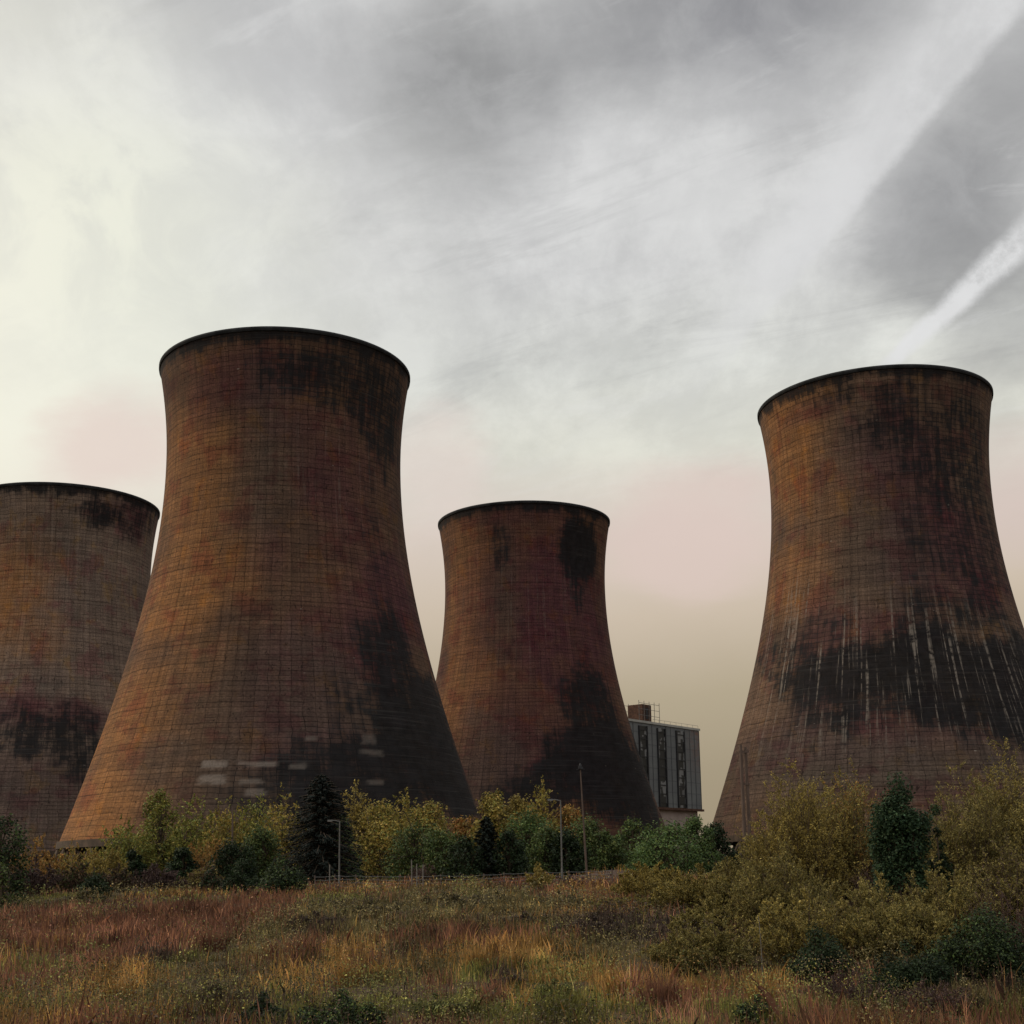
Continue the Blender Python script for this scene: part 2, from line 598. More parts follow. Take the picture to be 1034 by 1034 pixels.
    c = t.mix(t.math('MULTIPLY', t.ss(b1, .5, .62), .7), c, t.mix(1, c, (.84, .56, .66), 'MULTIPLY'))
    c = t.mix(t.math('MULTIPLY', t.ss(b2, .54, .68), .55), c, t.mix(1, c, (1.35, 1.15, .62), 'MULTIPLY'))
    c = t.mix(t.math('MULTIPLY', t.ss(b2, .46, .34), .5), c, t.mix(1, c, (.70, .80, .84), 'MULTIPLY'))
    # little black weep holes and dark specks
    sp_ = t.noise(t.vmul(U, (1, .55, 1)), .9, 3, .8)
    c = t.mix(t.ss(sp_, .60, .70), c, t.mix(1, c, (.35, .34, .34), 'MULTIPLY'))
    # lime runs
    limes = t.noise(t.vmul(U, (1.1, .03, 1)), 1.0, 4, .65)
    brk = t.noise(t.vmul(U, (.6, .7, 1)), 1.0, 3, .7)
    # soot, ragged by streaks and rows
    st2 = t.noise(t.vmul(U, (.8, .07, 1)), 1.0, 5, .65)
    rag = t.math('MULTIPLY', t.math('SUBTRACT', st2, .5), 1.5)
    rag = t.math('ADD', rag, t.math('MULTIPLY', t.math('SUBTRACT', lifts, .5), .7))
    rag = t.math('ADD', rag, t.math('MULTIPLY', t.math('SUBTRACT', nmid, .5), 1.3))
    rag = t.math('ADD', rag, t.math('MULTIPLY', t.math('SUBTRACT', nfine, .5), .9))
    sbr = t.n('ShaderNodeSeparateColor')
    t.l(br.outputs['Color'], sbr.inputs[0])
    rag = t.math('ADD', rag, t.math('MULTIPLY', t.math('SUBTRACT', 1.0, sbr.outputs[0]), .55))
    sf = t.ss(t.math('ADD', soot_shade, t.math('MULTIPLY', rag, t.ss(soot_shade, 0, .3))), .14, .86)
    blk = t.mix(t.ss(nmid, .3, .7), (.005, .0055, .006), (.016, .016, .017))
    blk = t.mix(t.math('MULTIPLY', t.ss(lifts, .55, .7), .6), blk, (.05, .048, .046))
    c = t.mix(t.math('MULTIPLY', sf, .93), c, blk)  # black marks, plus the painted shade of the big tower's right flank
    lf = t.math('MULTIPLY', t.math('MULTIPLY', drip, t.ss(limes, .54, .63)), t.ss(brk, .36, .58))
    c = t.mix(t.math('MULTIPLY', lf, .75), c, (.25, .21, .17))
    c = t.mix(t.math('MULTIPLY', pale, t.ss(nfine, .2, .6, .55, .95)), c, (.36, .30, .25))
    fl = t.noise(t.vmul(U, (.5, 1.6, 1)), .8, 2, .7)
    c = t.mix(t.ss(fl, .73, .80), c, (.30, .26, .22))
    p = t.n('ShaderNodeBsdfPrincipled')
    t.l(c, p.inputs['Base Color'])
    p.inputs['Roughness'].default_value = .92
    p.inputs['Specular IOR Level'].default_value = .15
    b = t.n('ShaderNodeBump')
    b.inputs['Strength'].default_value = .5
    b.inputs['Distance'].default_value = .12
    t.l(t.math('ADD', br.outputs['Fac'], t.math('MULTIPLY', nmid, -1.2)), b.inputs['Height'])
    b.invert = True
    t.l(b.outputs[0], p.inputs['Normal'])
    o = t.n('ShaderNodeOutputMaterial')
    t.l(p.outputs[0], o.inputs[0])
    return m


M_rim = simple_mat('sooty_rim', (.016, .017, .018), (.04, .041, .043), .4, .9, stretch=(1, 1, .3))
M_inner = simple_mat('inner_shell', (.05, .045, .04), (.09, .08, .07), .2, .95)

GROUND_T = 2.2
LEG_ME = None


def tower(X, Y, label, base0, base1, stains_and_light, rot):
    """stains: (channel, px, py, rx, ry, strength, ragged) picked where real marks and painted sunlight or shade sit on this shell"""
    root = empty('cooling_tower', (X, Y, GROUND_T), label, 'cooling tower', 'four disused cooling towers')
    NTH, NZ = 400, 230
    z = ZBOT + (HTOP - ZBOT) * np.linspace(0, 1, NZ)
    r = prof(z)
    th = np.linspace(0, 2 * np.pi, NTH + 1)      # seam at the back, th = 0 points away from the camera
    fa = math.atan2(-Y, -X)                      # bearing of the camera seen from the tower
    ang = fa + np.pi + th
    TH, ZZ = np.meshgrid(ang, z)
    RR = prof(ZZ)
    px_, py_ = RR * np.cos(TH), RR * np.sin(TH)
    V = np.c_[px_.ravel(), py_.ravel(), ZZ.ravel() + CAMZ - GROUND_T]
    n = NTH + 1
    i, j = np.meshgrid(np.arange(NTH), np.arange(NZ - 1))
    a = (j * n + i).ravel()
    Fc = np.c_[a, a + 1, a + n + 1, a + n]
    me = raw_mesh('shell', V, Fc, 4, True)
    rel = (th - np.pi)                           # 0 = faces camera; positive = anticlockwise = to the right in view
    REL, _ = np.meshgrid(rel, z)
    UVu = REL * 30.0 + rot * 100
    U2 = np.c_[UVu.ravel(), ZZ.ravel()]
    uvl = me.uv_layers.new(name='UVMap')
    uvl.data.foreach_set('uv', U2[Fc.ravel()].astype(np.float32).ravel())
    # stains live in (angle, height); flank sunlight and shade are painted in too
    ch = {k: np.zeros(REL.shape) for k in ('soot_shade', 'orange', 'plum', 'grey', 'pale', 'drip')}
    S = REL * 30
    wx = (fbm(S * .12 + rot * 9, ZZ * .05, 4) - .5)
    wz = (fbm(S * .12 + 50, ZZ * .12 + rot * 5, 4) - .5)
    dist = math.hypot(X, Y)
    for st in stains_and_light:
        c_, qx, qy, rx, ry, k = st[:6]
        rag = st[6] if len(st) > 6 else 1.0
        # the spot on the shell under this mark
        d = ray(qx, qy)
        best = None
        tt = np.linspace(Y / d[1] - 60, Y / d[1] + 5, 900)
        P = d[None] * tt[:, None]
        g = np.hypot(P[:, 0] - X, P[:, 1] - Y) - prof(P[:, 2])
        hit = np.where(g < 0)[0]
        jx = hit[0] if len(hit) else g.argmin()
        hp = P[jx]
        a0 = math.atan2(hp[1] - Y, hp[0] - X) - fa
        a0 = (a0 + np.pi) % (2 * np.pi) - np.pi
        rr = float(prof(hp[2]))
        fore = max(math.cos(a0), .22)
        ra = min(rx / F * dist / (rr * fore), 1.6)
        rz_ = ry / F * dist
        dd = np.sqrt(((REL - a0) / ra) ** 2 + ((ZZ - hp[2]) / rz_) ** 2)
        if c_ == 'pale':
            q = np.maximum(np.abs(REL - a0) / ra, np.abs(ZZ - hp[2]) / rz_) + .9 * (fbm(S * .5, ZZ * .9, 3) - .5)
            v = .62 * sstep(1.1, .7, q)
        else:
            v = sstep(1.5, .4, dd + rag * (wx * .9 + wz * 1.1))
        ch[c_] = np.maximum(ch[c_], v * k)
    # the same weather darkened the side away from the camera
    band = .85 * sstep(4.6, .8, (HTOP - ZZ) + 4.5 * wx + 2.5 * wz)
    ch['soot_shade'] = np.maximum(ch['soot_shade'], band)
    back = np.abs(REL) > 2.0
    ch['soot_shade'] = np.where(back, np.maximum(ch['soot_shade'], .5 * sstep(.45, .65, fbm(S * .03, ZZ * .03))), ch['soot_shade'])
    set_col(me, 'stain', np.c_[ch['soot_shade'].ravel(), ch['orange'].ravel(), ch['plum'].ravel()])  # also carries painted flank sunlight and shade
    set_col(me, 'tint', np.c_[ch['grey'].ravel(), ch['pale'].ravel(), ch['drip'].ravel()])
    me.validate()
    link('shell', me, shell_mat('weathered_brown_concrete', base0, base1), root)
    # inside face of the shell
    NT2, NZ2 = 120, 50
    z2 = np.linspace(ZBOT, HTOP, NZ2)
    t2 = np.linspace(0, 2 * np.pi, NT2, endpoint=False)
    T2, Z2 = np.meshgrid(t2, z2)
    R2 = prof(Z2) - .35
    V2 = np.c_[(R2 * np.cos(T2)).ravel(), (R2 * np.sin(T2)).ravel(), Z2.ravel() + CAMZ - GROUND_T]
    i, j = np.meshgrid(np.arange(NT2), np.arange(NZ2 - 1))
    a = (j * NT2 + i).ravel()
    b = (j * NT2 + (i + 1) % NT2).ravel()
    link('inner_lining', raw_mesh('inner_lining', V2, np.c_[b, a, a + NT2, b + NT2], 4, True), M_inner, root)
    # rim: thickened dark ring beam round the mouth
    prof_r = [(RTOP - .02, HTOP - .75), (RTOP + .10, HTOP - .7), (RTOP + .10, HTOP - .4), (RTOP + .16, HTOP - .35), (RTOP + .16, HTOP + .12), (RTOP - .9, HTOP + .12), (RTOP - .9, HTOP - 1.5)]
    nn = 240
    vs, fs = [], []
    for k in range(nn):
        q = 2 * math.pi * k / nn
        for rr, zz in prof_r:
            if zz < HTOP - 1 and rr > RTOP - .5:
                rr = float(prof(zz)) + (.12 if rr > RTOP else -.02)
            vs.append((rr * math.cos(q), rr * math.sin(q), zz + CAMZ - GROUND_T))
    L = len(prof_r)
    for k in range(nn):
        k2 = (k + 1) % nn
        for q in range(L - 1):
            fs.append((k * L + q, k2 * L + q, k2 * L + q + 1, k * L + q + 1))
    mb = MB()
    mb.add(vs, fs)
    mb.build('rim', M_rim, root, True)
    # bottom ring beam
    vs, fs = [], []
    zb = ZBOT + CAMZ - GROUND_T
    rb = float(prof(ZBOT))
    pr = [(rb + .18, zb + .9), (rb + .30, zb - .5), (rb - .7, zb - .5), (rb - .7, zb + .9)]
    for k in range(nn):
        q = 2 * math.pi * k / nn
        for rr, zz in pr:
            vs.append((rr * math.cos(q), rr * math.sin(q), zz))
    for k in range(nn):
        k2 = (k + 1) % nn
        for q in range(3):
            fs.append((k * 4 + q, k * 4 + q + 1, k2 * 4 + q + 1, k2 * 4 + q))
        fs.append((k * 4 + 3, k * 4, k2 * 4, k2 * 4 + 3))
    mb = MB()
    mb.add(vs, fs)
    mb.build('ring_beam', M_beam, root)
    # dark core behind the legs, added for the inlet's shade; pond wall
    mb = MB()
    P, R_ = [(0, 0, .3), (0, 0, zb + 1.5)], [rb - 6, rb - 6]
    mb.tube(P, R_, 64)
    mb.build('shade_core', M_dark, root)
    mb = MB()
    vs, fs = [], []
    pr = [(rb + 3.6, -.6), (rb + 3.6, 1.1), (rb + 3.2, 1.1), (rb + 3.2, -.6)]
    for k in range(120):
        q = 2 * math.pi * k / 120
        for rr, zz in pr:
            vs.append((rr * math.cos(q), rr * math.sin(q), zz))
    for k in range(120):
        k2 = (k + 1) % 120
        for q in range(3):
            fs.append((k * 4 + q, k2 * 4 + q, k2 * 4 + q + 1, k * 4 + q + 1))
    mb.add(vs, fs)
    mb.build('pond_wall', M_beam, root)
    # raking legs
    global LEG_ME
    if LEG_ME is None:
        mb = MB()
        w = 2 * math.pi * rb / 44
        mb.tube([(2.4, -w / 2, -.2), (-.2, 0, zb - .5)], .38, 8)
        mb.tube([(2.4, w / 2, -.2), (-.2, 0.02, zb - .5)], .38, 8)
        o = mb.build('leg', M_beam, root)
        LEG_ME = o.data
        first = o
    else:
        first = link('leg', LEG_ME, M_beam, root)
    for k in range(44):
        q = 2 * math.pi * k / 44
        o = first if k == 0 else first.copy()
        if k:
            COL.objects.link(o)
            o.parent = root
        o.location = (rb * math.cos(q), rb * math.sin(q), 0)
        o.rotation_euler = (0, 0, q)
    return root


BR0, BR1 = (.105, .062, .043), (.160, .090, .056)
T2 = tower(-49.63, 279.33, 'biggest brown cooling tower, left of centre, with orange left flank and dark right side', BR0, BR1, [
    ('soot_shade', 350, 382, 72, 32, .66), ('soot_shade', 388, 425, 26, 60, .68), ('soot_shade', 320, 372, 60, 20, .38), ('soot_shade', 440, 755, 55, 85, 1.15), ('soot_shade', 400, 690, 35, 70, .8),  # low right entries also paint the flank turned from the sun
    ('soot_shade', 380, 790, 80, 45, .9), ('soot_shade', 375, 520, 16, 70, .35), ('soot_shade', 300, 800, 60, 30, .5),
    ('plum', 240, 385, 60, 30, .7), ('plum', 350, 500, 45, 70, .7), ('plum', 330, 650, 40, 60, .5), ('plum', 370, 640, 40, 60, .8), ('plum', 275, 560, 20, 35, .5),
    ('orange', 185, 480, 40, 90, .7), ('orange', 170, 600, 45, 70, .85), ('orange', 120, 730, 45, 80, .85), ('orange', 90, 815, 50, 55, 1.0), ('orange', 235, 575, 40, 40, .55),  # left-flank entries: sunlit warmth put into the colour
    ('grey', 265, 480, 30, 90, .5), ('grey', 165, 770, 35, 30, .7), ('grey', 240, 700, 70, 60, .5), ('grey', 250, 790, 90, 40, .7), ('grey', 330, 720, 60, 80, .6), ('plum', 300, 690, 50, 60, .5), ('plum', 400, 600, 30, 60, .9), ('plum', 300, 430, 40, 25, .5), ('plum', 210, 400, 25, 25, .6), ('plum', 330, 760, 60, 30, .8), ('orange', 200, 670, 30, 40, .5),  # low greys: shade of the lower shell put into the colour
    ('pale', 216, 772, 11, 3, .8), ('pale', 215, 787, 12, 4, .7), ('pale', 250, 771, 12, 2.5, .6), ('pale', 266, 772, 14, 2.5, .7), ('pale', 252, 789, 12, 3, .5),
    ('pale', 300, 774, 8, 3, .4), ('pale', 258, 800, 9, 3, .5), ('pale', 376, 760, 10, 2.5, .35), ('pale', 372, 746, 6, 4, .3), ('pale', 380, 790, 8, 2.5, .35), ('pale', 314, 745, 5, 2, .4),
    ('drip', 340, 480, 60, 60, .25)], .13)
T1 = tower(-134.22, 383.0, 'greyish brown cooling tower cut off by the left edge of the photo', (.185, .136, .112), (.235, .172, .135), [
    ('soot_shade', 104, 520, 22, 14, .75), ('soot_shade', 140, 525, 30, 20, .45), ('soot_shade', 50, 745, 45, 30, .75), ('soot_shade', 90, 770, 30, 30, .6), ('soot_shade', 20, 745, 30, 20, .5),
    ('plum', 130, 520, 30, 20, .7), ('plum', 50, 720, 60, 15, .8), ('orange', 8, 590, 30, 60, .9), ('orange', 30, 640, 25, 30, .5), ('orange', 50, 570, 20, 12, .4),
    ('grey', 60, 800, 90, 50, .7), ('plum', 30, 790, 60, 40, .5), ('grey', 30, 540, 40, 30, .4), ('drip', 60, 560, 70, 50, .3)], .57)
T3 = tower(4.39, 409.28, 'smallest looking brown cooling tower in the middle, with a black oval stain under its rim', (.112, .060, .042), (.152, .078, .05), [
    ('soot_shade', 587, 555, 19, 30, 1.25, .4), ('soot_shade', 583, 595, 8, 25, .6, .6), ('soot_shade', 505, 552, 10, 26, .5), ('soot_shade', 600, 720, 30, 55, .75), ('soot_shade', 630, 780, 60, 55, 1.15),
    ('soot_shade', 585, 790, 50, 40, .9), ('soot_shade', 540, 810, 50, 25, .7), ('plum', 555, 620, 45, 90, .95), ('plum', 600, 640, 25, 60, .9), ('plum', 570, 770, 60, 40, .8), ('plum', 530, 740, 60, 60, .5), ('plum', 520, 520, 50, 10, .5), ('plum', 490, 610, 25, 60, .4),
    ('orange', 470, 600, 22, 80, .5), ('orange', 465, 700, 30, 60, .55), ('grey', 510, 610, 15, 60, .5), ('grey', 500, 770, 50, 50, .6), ('drip', 530, 620, 60, 60, .2)], .31)
T4 = tower(88.65, 305.02, 'brown cooling tower at the right with a broad black band streaked white round its waist', (.125, .080, .058), (.178, .112, .078), [
    ('soot_shade', 945, 425, 75, 30, .56), ('soot_shade', 968, 475, 42, 80, .60), ('soot_shade', 985, 560, 40, 70, .5), ('soot_shade', 880, 395, 60, 14, .5), ('soot_shade', 990, 620, 50, 30, .6),
    ('soot_shade', 950, 676, 125, 36, 1.3, .6), ('soot_shade', 960, 705, 110, 40, .95), ('soot_shade', 1030, 690, 60, 60, 1.2), ('soot_shade', 870, 690, 40, 40, .8), ('soot_shade', 790, 665, 50, 22, .5), ('soot_shade', 830, 640, 40, 25, .4),
    ('plum', 905, 460, 50, 50, .8), ('plum', 950, 530, 45, 40, .9), ('plum', 990, 590, 40, 30, .9), ('plum', 960, 560, 60, 50, .7), ('plum', 850, 640, 50, 30, .7), ('plum', 900, 740, 60, 30, .7), ('plum', 820, 415, 40, 10, .5), ('plum', 830, 720, 25, 30, .7),
    ('orange', 795, 450, 35, 80, .8), ('orange', 800, 580, 40, 40, .55), ('orange', 840, 510, 20, 50, .3), ('grey', 880, 560, 50, 60, .6), ('grey', 870, 440, 40, 40, .45), ('grey', 860, 770, 170, 45, .85), ('plum', 870, 745, 130, 25, .8),
    ('drip', 900, 680, 180, 65, 1.0, .3), ('drip', 800, 640, 50, 60, .8)], .81)


# ------------------------------------------------------------------ boiler house far behind
def boiler_house():
    Y0 = 520.0
    pr = at(711, 870, Y0 + 34)                  # right-hand front corner
    pl = at(620, 870, Y0 - 18)                  # left end, hidden behind the tower
    d = np.array([pr[0] - pl[0], pr[1] - pl[1]])
    L = float(np.hypot(*d))
    rz = math.atan2(d[1], d[0])
    ztop = at(711, 738, Y0 + 34)[2]
    zb = GROUND_T
    root = empty('boiler_house', (pl[0], pl[1], zb), 'tall grey clad boiler house with dark window strips, far between two towers', 'building', rz=rz)
    H = ztop - zb
    z0 = at(690, 817, Y0 + 20)[2] - zb          # top of the pale storey at the foot
    clad, t = new_mat('grey_ribbed_cladding')
    tc = t.n('ShaderNodeTexCoord')
    Uo = tc.outputs['Object']
    nz = t.noise(t.vmul(Uo, (.15, .15, .05)), 1.0, 5, .6)
    rows = t.noise(t.vmul(Uo, (.02, .02, .45)), 1.0, 3, .7)
    s = t.n('ShaderNodeSeparateXYZ')
    t.l(Uo, s.inputs[0])
    line = t.ss(t.math('ABSOLUTE', t.math('SUBTRACT', t.math('FRACT', t.math('DIVIDE', s.outputs[2], 4.6)), .5)), .43, .48)
    c = t.mix(t.ss(nz, .3, .7), (.115, .12, .122), (.16, .165, .162))
    c = t.mix(t.math('MULTIPLY', t.ss(rows, .4, .65), .4), c, (.11, .115, .12))
    c = t.mix(t.math('MULTIPLY', line, .55), c, (.07, .07, .075))
    rx = t.math('MULTIPLY', t.ss(s.outputs[0], L - 13, L - 1), t.ss(s.outputs[2], H - 26, H - 3))
    c = t.mix(t.math('MULTIPLY', rx, t.ss(t.noise(t.vmul(Uo, (.2, .2, .6)), 1, 4, .7), .35, .65)), c, (.17, .10, .075))
    p = t.n('ShaderNodeBsdfPrincipled')
    t.l(c, p.inputs['Base Color'])
    p.inputs['Roughness'].default_value = .8
    o = t.n('ShaderNodeOutputMaterial')
    t.l(p.outputs[0], o.inputs[0])
    Dp = 40
    mb = MB()
    mb.box((L / 2, Dp / 2, (z0 + H) / 2), (L, Dp, H - z0))
    mb.build('wall', clad, root)
    mb = MB()
    mb.box((L / 2 - .5, Dp / 2 + .3, (z0 - 1) / 2), (L - 3, Dp - 1.5, z0 + 1 - .02))
    mb.build('lower_storey', M_pale, root)
    mb = MB()
    mb.box((L / 2, -.3, z0 - .1), (L + .6, 1.2, .9))
    mb.build('ledge', M_rust, root)
    mb = MB()
    mb.box((L / 2, Dp / 2, H + .45), (L + .8, Dp + .8, .9))
    mb.build('parapet', simple_mat('pale_coping', (.30, .30, .27), (.42, .40, .36), .3, .8), root)
    # three dark glazed strips with broken panes
    g, t = new_mat('dark_broken_glazing')
    tc = t.n('ShaderNodeTexCoord')
    v = t.n('ShaderNodeTexVoronoi', feature='F1', distance='CHEBYCHEV')
    t.l(t.vmul(tc.outputs['Object'], (.55, .0, .35)), v.inputs['Vector'])
    v.inputs['Scale'].default_value = 1.0
    v.inputs['Randomness'].default_value = .6
    s = t.n('ShaderNodeSeparateColor')
    t.l(v.outputs['Color'], s.inputs[0])
    c = t.mix(t.ss(s.outputs[0], .66, .78), (.012, .013, .014), (.17, .17, .17))
    p = t.n('ShaderNodeBsdfPrincipled')
    t.l(c, p.inputs['Base Color'])
    p.inputs['Roughness'].default_value = .4
    o = t.n('ShaderNodeOutputMaterial')
    t.l(p.outputs[0], o.inputs[0])
    rzi = -rz

    def ux(px):                                   # distance along the front at an image column
        dd = ray(px, 780)
        a = np.array([[d[0] / L, -dd[0]], [d[1] / L, -dd[1]]])
        q = np.linalg.solve(a, -pl[:2])
        return float(q[0])
    # raised seams between the cladding sheets
    mb = MB()
    for px in np.arange(640.5, 710, 4.75):
        if min(abs(px - q) for q in (631, 650, 668.5, 687.5)) > 5:
            mb.box((ux(px), -.09, (z0 + H) / 2), (.28, .18, H - z0 - .6))
    mb.build('cladding_seams', M_seam, root)
    for px in (631, 650, 668.5, 687.5):
        x, w = ux(px), ux(px + 3.9) - ux(px - 3.9)
        mb = MB()
        mb.box((x, -.02, (z0 + H) / 2 - .3), (w, .5, H - z0 - 1.8))
        wn = mb.build('window', g, root)
        mb = MB()
        for s_ in (-.5, .5):
            mb.box((x + s_ * w, -.2, (z0 + H) / 2 - .3), (.5, .9, H - z0 - 1.8))
        for k in range(9):
            zz = z0 + (H - z0) * (k + .6) / 9.4
            mb.box((x, -.24, zz), (w - .5, .5, .35))
        mb.build('frame', M_darkmetal, wn)
    # plant on the roof with scaffolding
    x0, x1 = ux(655), ux(666)
    hz = at(655, 711, Y0)[2] - ztop
    mb = MB()
    mb.box(((x0 + x1) / 2, 6, H + .9 + hz / 2), (x1 - x0 - 1.5, 7, hz - .4))
    ph = mb.build('plant_room', M_rust, root)
    mb = MB()
    mb.box(((x0 + x1) / 2, 2.46, H + .9 + hz * .5), ((x1 - x0) * .25, .1, hz * .6))
    mb.build('louvre', M_darkmetal, ph)
    mb = MB()
    za = H + .9
    for xx in np.linspace(x0 - 4, x1 + 3, 5):
        for yy in (1, 11):
            mb.tube([(xx, yy, za), (xx, yy, za + hz + .8)], .11, 5)
    for zz in (.33, .66, .98):
        for yy in (1, 11):
            mb.tube([(x0 - 4, yy, za + hz * zz), (x1 + 3, yy, za + hz * zz)], .09, 5)
    mb.build('scaffold', M_galv, root)
    mb = MB()
    for xx in np.linspace(ux(662), L, 9):
        mb.tube([(xx, .4, H + .8), (xx, .4, H + 2.2)], .06, 4)
    mb.tube([(ux(662), .4, H + 2.15), (L, .4, H + 2.15)], .06, 4)
    mb.build('railing', M_galv, root)


boiler_house()

# ------------------------------------------------------------------ foliage tools


def leaves(C, N, size, aspect, pal, var=.25, flat=.5, updir=None):
    """quads centred on C facing roughly N, colours from a palette [(rgb, weight)]"""
    n = len(C)
    N = N + rng.normal(0, flat, (n, 3))
    N /= np.linalg.norm(N, axis=1)[:, None] + 1e-9
    T = rng.normal(0, 1, (n, 3)) if updir is None else updir + rng.normal(0, .35, (n, 3))
    T -= (T * N).sum(1)[:, None] * N
    T /= np.linalg.norm(T, axis=1)[:, None] + 1e-9
    B = np.cross(N, T)
    s = size * rng.uniform(.6, 1.35, n)[:, None]
    a, b = T * s * .5, B * s * .5 * aspect
    V = np.stack([C - a, C - b * .9 + a * .05, C + a, C + b * .9 + a * .05], 1).reshape(-1, 3)
    w = np.array([p[1] for p in pal], float)
    k = rng.choice(len(pal), n, p=w / w.sum())
    cols = np.array([p[0] for p in pal])[k]
    cols = cols * np.exp(rng.normal(0, var, n))[:, None]
    return V, np.repeat(cols, 4, 0)


def quad_obj(name, V, C, mat, parent):
    me = raw_mesh(name, V, np.arange(len(V)), 4)
    set_col(me, 'col', np.clip(C, 0, 1))
    return link(name, me, mat, parent)


def lobes_for(h, w, nl, lowest, topround=1.0):
    """irregular set of leaf masses in a crown h tall and w wide, from height lowest*h"""
    L = []
    for k in range(nl):
        f = (k + .5) / nl
        z = h * (lowest + (1 - lowest) * (f * .88 + .02))
        env = math.sqrt(max(.06, 1 - ((f - .36) / .66) ** 2))
        a = k * 2.4 + rng.uniform(-.7, .7)
        d = w * .5 * env * math.sqrt(rng.uniform(.05, 1)) * .80
        r = w * rng.uniform(.13, .25) * (1.1 - .35 * f)
        L.append((d * math.cos(a), d * math.sin(a), z, r))
    L.append((rng.normal(0, .04) * w, rng.normal(0, .04) * w, h - w * .12, w * .13))
    return np.array(L)


def tree(name, px, top, Y, wpx, pal, label, nleaf=3600, lsize=None, lowest=.18, group=None, cat='tree', nl=18, bark=None, spiky=0.0, wide=1.5):
    p = at(px, top, Y)
    x = p[0]
    g = gz1(x, Y) - .15
    h = p[2] - g
    w = wpx * wide * Y / F
    root = empty(name, (x, Y, g), label, cat, group)
    L = lobes_for(h, w, nl, lowest)
    sz = L[:, 3] ** 2
    k = rng.choice(len(L), nleaf, p=sz / sz.sum())
    d = rng.normal(0, 1, (nleaf, 3))
    d /= np.linalg.norm(d, axis=1)[:, None]
    rr = rng.uniform(0, 1, nleaf) ** .45
    lump = .7 + .6 * vnoise(d[:, 0] * 2.3 + k * 7.1, d[:, 2] * 2.3 + d[:, 1] * 2)
    stretch = np.array([1, 1, 1.05 + spiky])
    C = L[k, :3] + d * (L[k, 3] * rr * lump)[:, None] * stretch
    C[:, 2] = np.maximum(C[:, 2], .1)
    ls = lsize or max(.22, Y * 2.6 / F)
    # each clump has its own tone
    tone = np.exp(rng.normal(0, .16, len(L)))[k]
    V, Cc = leaves(C, d * .6 + np.array([0, 0, .5]), ls, .75, pal, .22, .55)
    Cc = Cc * np.repeat(tone, 4)[:, None]
    mb = MB()
    hb = h * .8
    rt = max(.09, w * .03)
    bend = rng.normal(0, .03, 2) * h
    trunk = [(0, 0, -.3), (bend[0] * .3, bend[1] * .3, h * .3), (bend[0], bend[1], hb)]
    mb.tube(trunk, [rt * 1.25, rt, rt * .25], 7)
    for q in range(len(L)):
        z0 = max(.12 * h, L[q, 2] * rng.uniform(.45, .75))
        st = np.array([bend[0] * z0 / hb * .8, bend[1] * z0 / hb * .8, z0])
        en = L[q, :3] + np.array([0, 0, L[q, 3] * .4])
        md = (st + en) / 2 + np.array([0, 0, -.06 * h * rng.uniform(0, 1)])
        mb.tube([st, md, en], [rt * .5, rt * .32, rt * .08], 5, False)
        for s_ in range(3):
            e2 = L[q, :3] + rng.normal(0, .75, 3) * L[q, 3]
            mb.tube([md, (md + e2) / 2 + rng.normal(0, .05, 3) * w, e2], [rt * .22, rt * .14, rt * .05], 4, False)
    mb.build('trunk', bark or M_bark, root)
    quad_obj('crown', V, Cc, M_leaf, root)
    return root


def conifer(px, top, Y, wpx, pal, label, nbranch=150, narrow=1.0, droop=.25):
    p = at(px, top, Y)
    x = p[0]
    g = gz1(x, Y) - .15
    h = p[2] - g
    w = wpx * Y / F
    root = empty('conifer', (x, Y, g), label, 'tree')
    mb = MB()
    mb.tube([(0, 0, -.3), (0, 0, h * .5), (.05, 0, h * .98)], [w * .035, w * .022, .02], 8)
    Cs, Ns, Us = [], [], []
    for b in range(nbranch):
        f = ((b + .5) / nbranch) ** .9
        z = h * (.04 + .93 * f)
        rad = w * .5 * (1 - f) ** .62 * rng.uniform(.70, 1.15) + .12
        a = b * 2.39996 + rng.normal(0, .2)
        dirv = np.array([math.cos(a), math.sin(a), 0])
        up_ = .32 * f + .05
        end = dirv * rad + np.array([0, 0, z + rad * (up_ - droop)])
        st = np.array([0, 0, z])
        mid = (st + end) / 2 + np.array([0, 0, rad * .09])
        mb.tube([st, mid, end], [w * .008, w * .005, w * .002], 4, False)
        n = int(26 + 90 * rad / (w * .5))
        tpar = rng.uniform(.12, 1, n) ** .8
        P = (1 - tpar)[:, None] ** 2 * st + 2 * (tpar * (1 - tpar))[:, None] * mid + tpar[:, None] ** 2 * end
        side = np.cross(dirv, (0, 0, 1))
        P = P + side * (rng.normal(0, .16, n) * rad * (1.15 - tpar))[:, None] + np.array([0, 0, -1]) * np.abs(rng.normal(0, .06, n) * rad)[:, None]
        Cs.append(P)
        Ns.append(np.tile(np.array([0, 0, 1.0]) + dirv * .4, (n, 1)))
        Us.append(np.tile(dirv + np.array([0, 0, -.25]), (n, 1)))
    C, N, U = np.concatenate(Cs), np.concatenate(Ns), np.concatenate(Us)
    V, Cc = leaves(C, N, max(.34, Y * 3.6 / F), .38, pal, .3, .45, U)
    mb.build('trunk', M_bark, root)
    quad_obj('crown', V, Cc, M_needle, root)
    return root


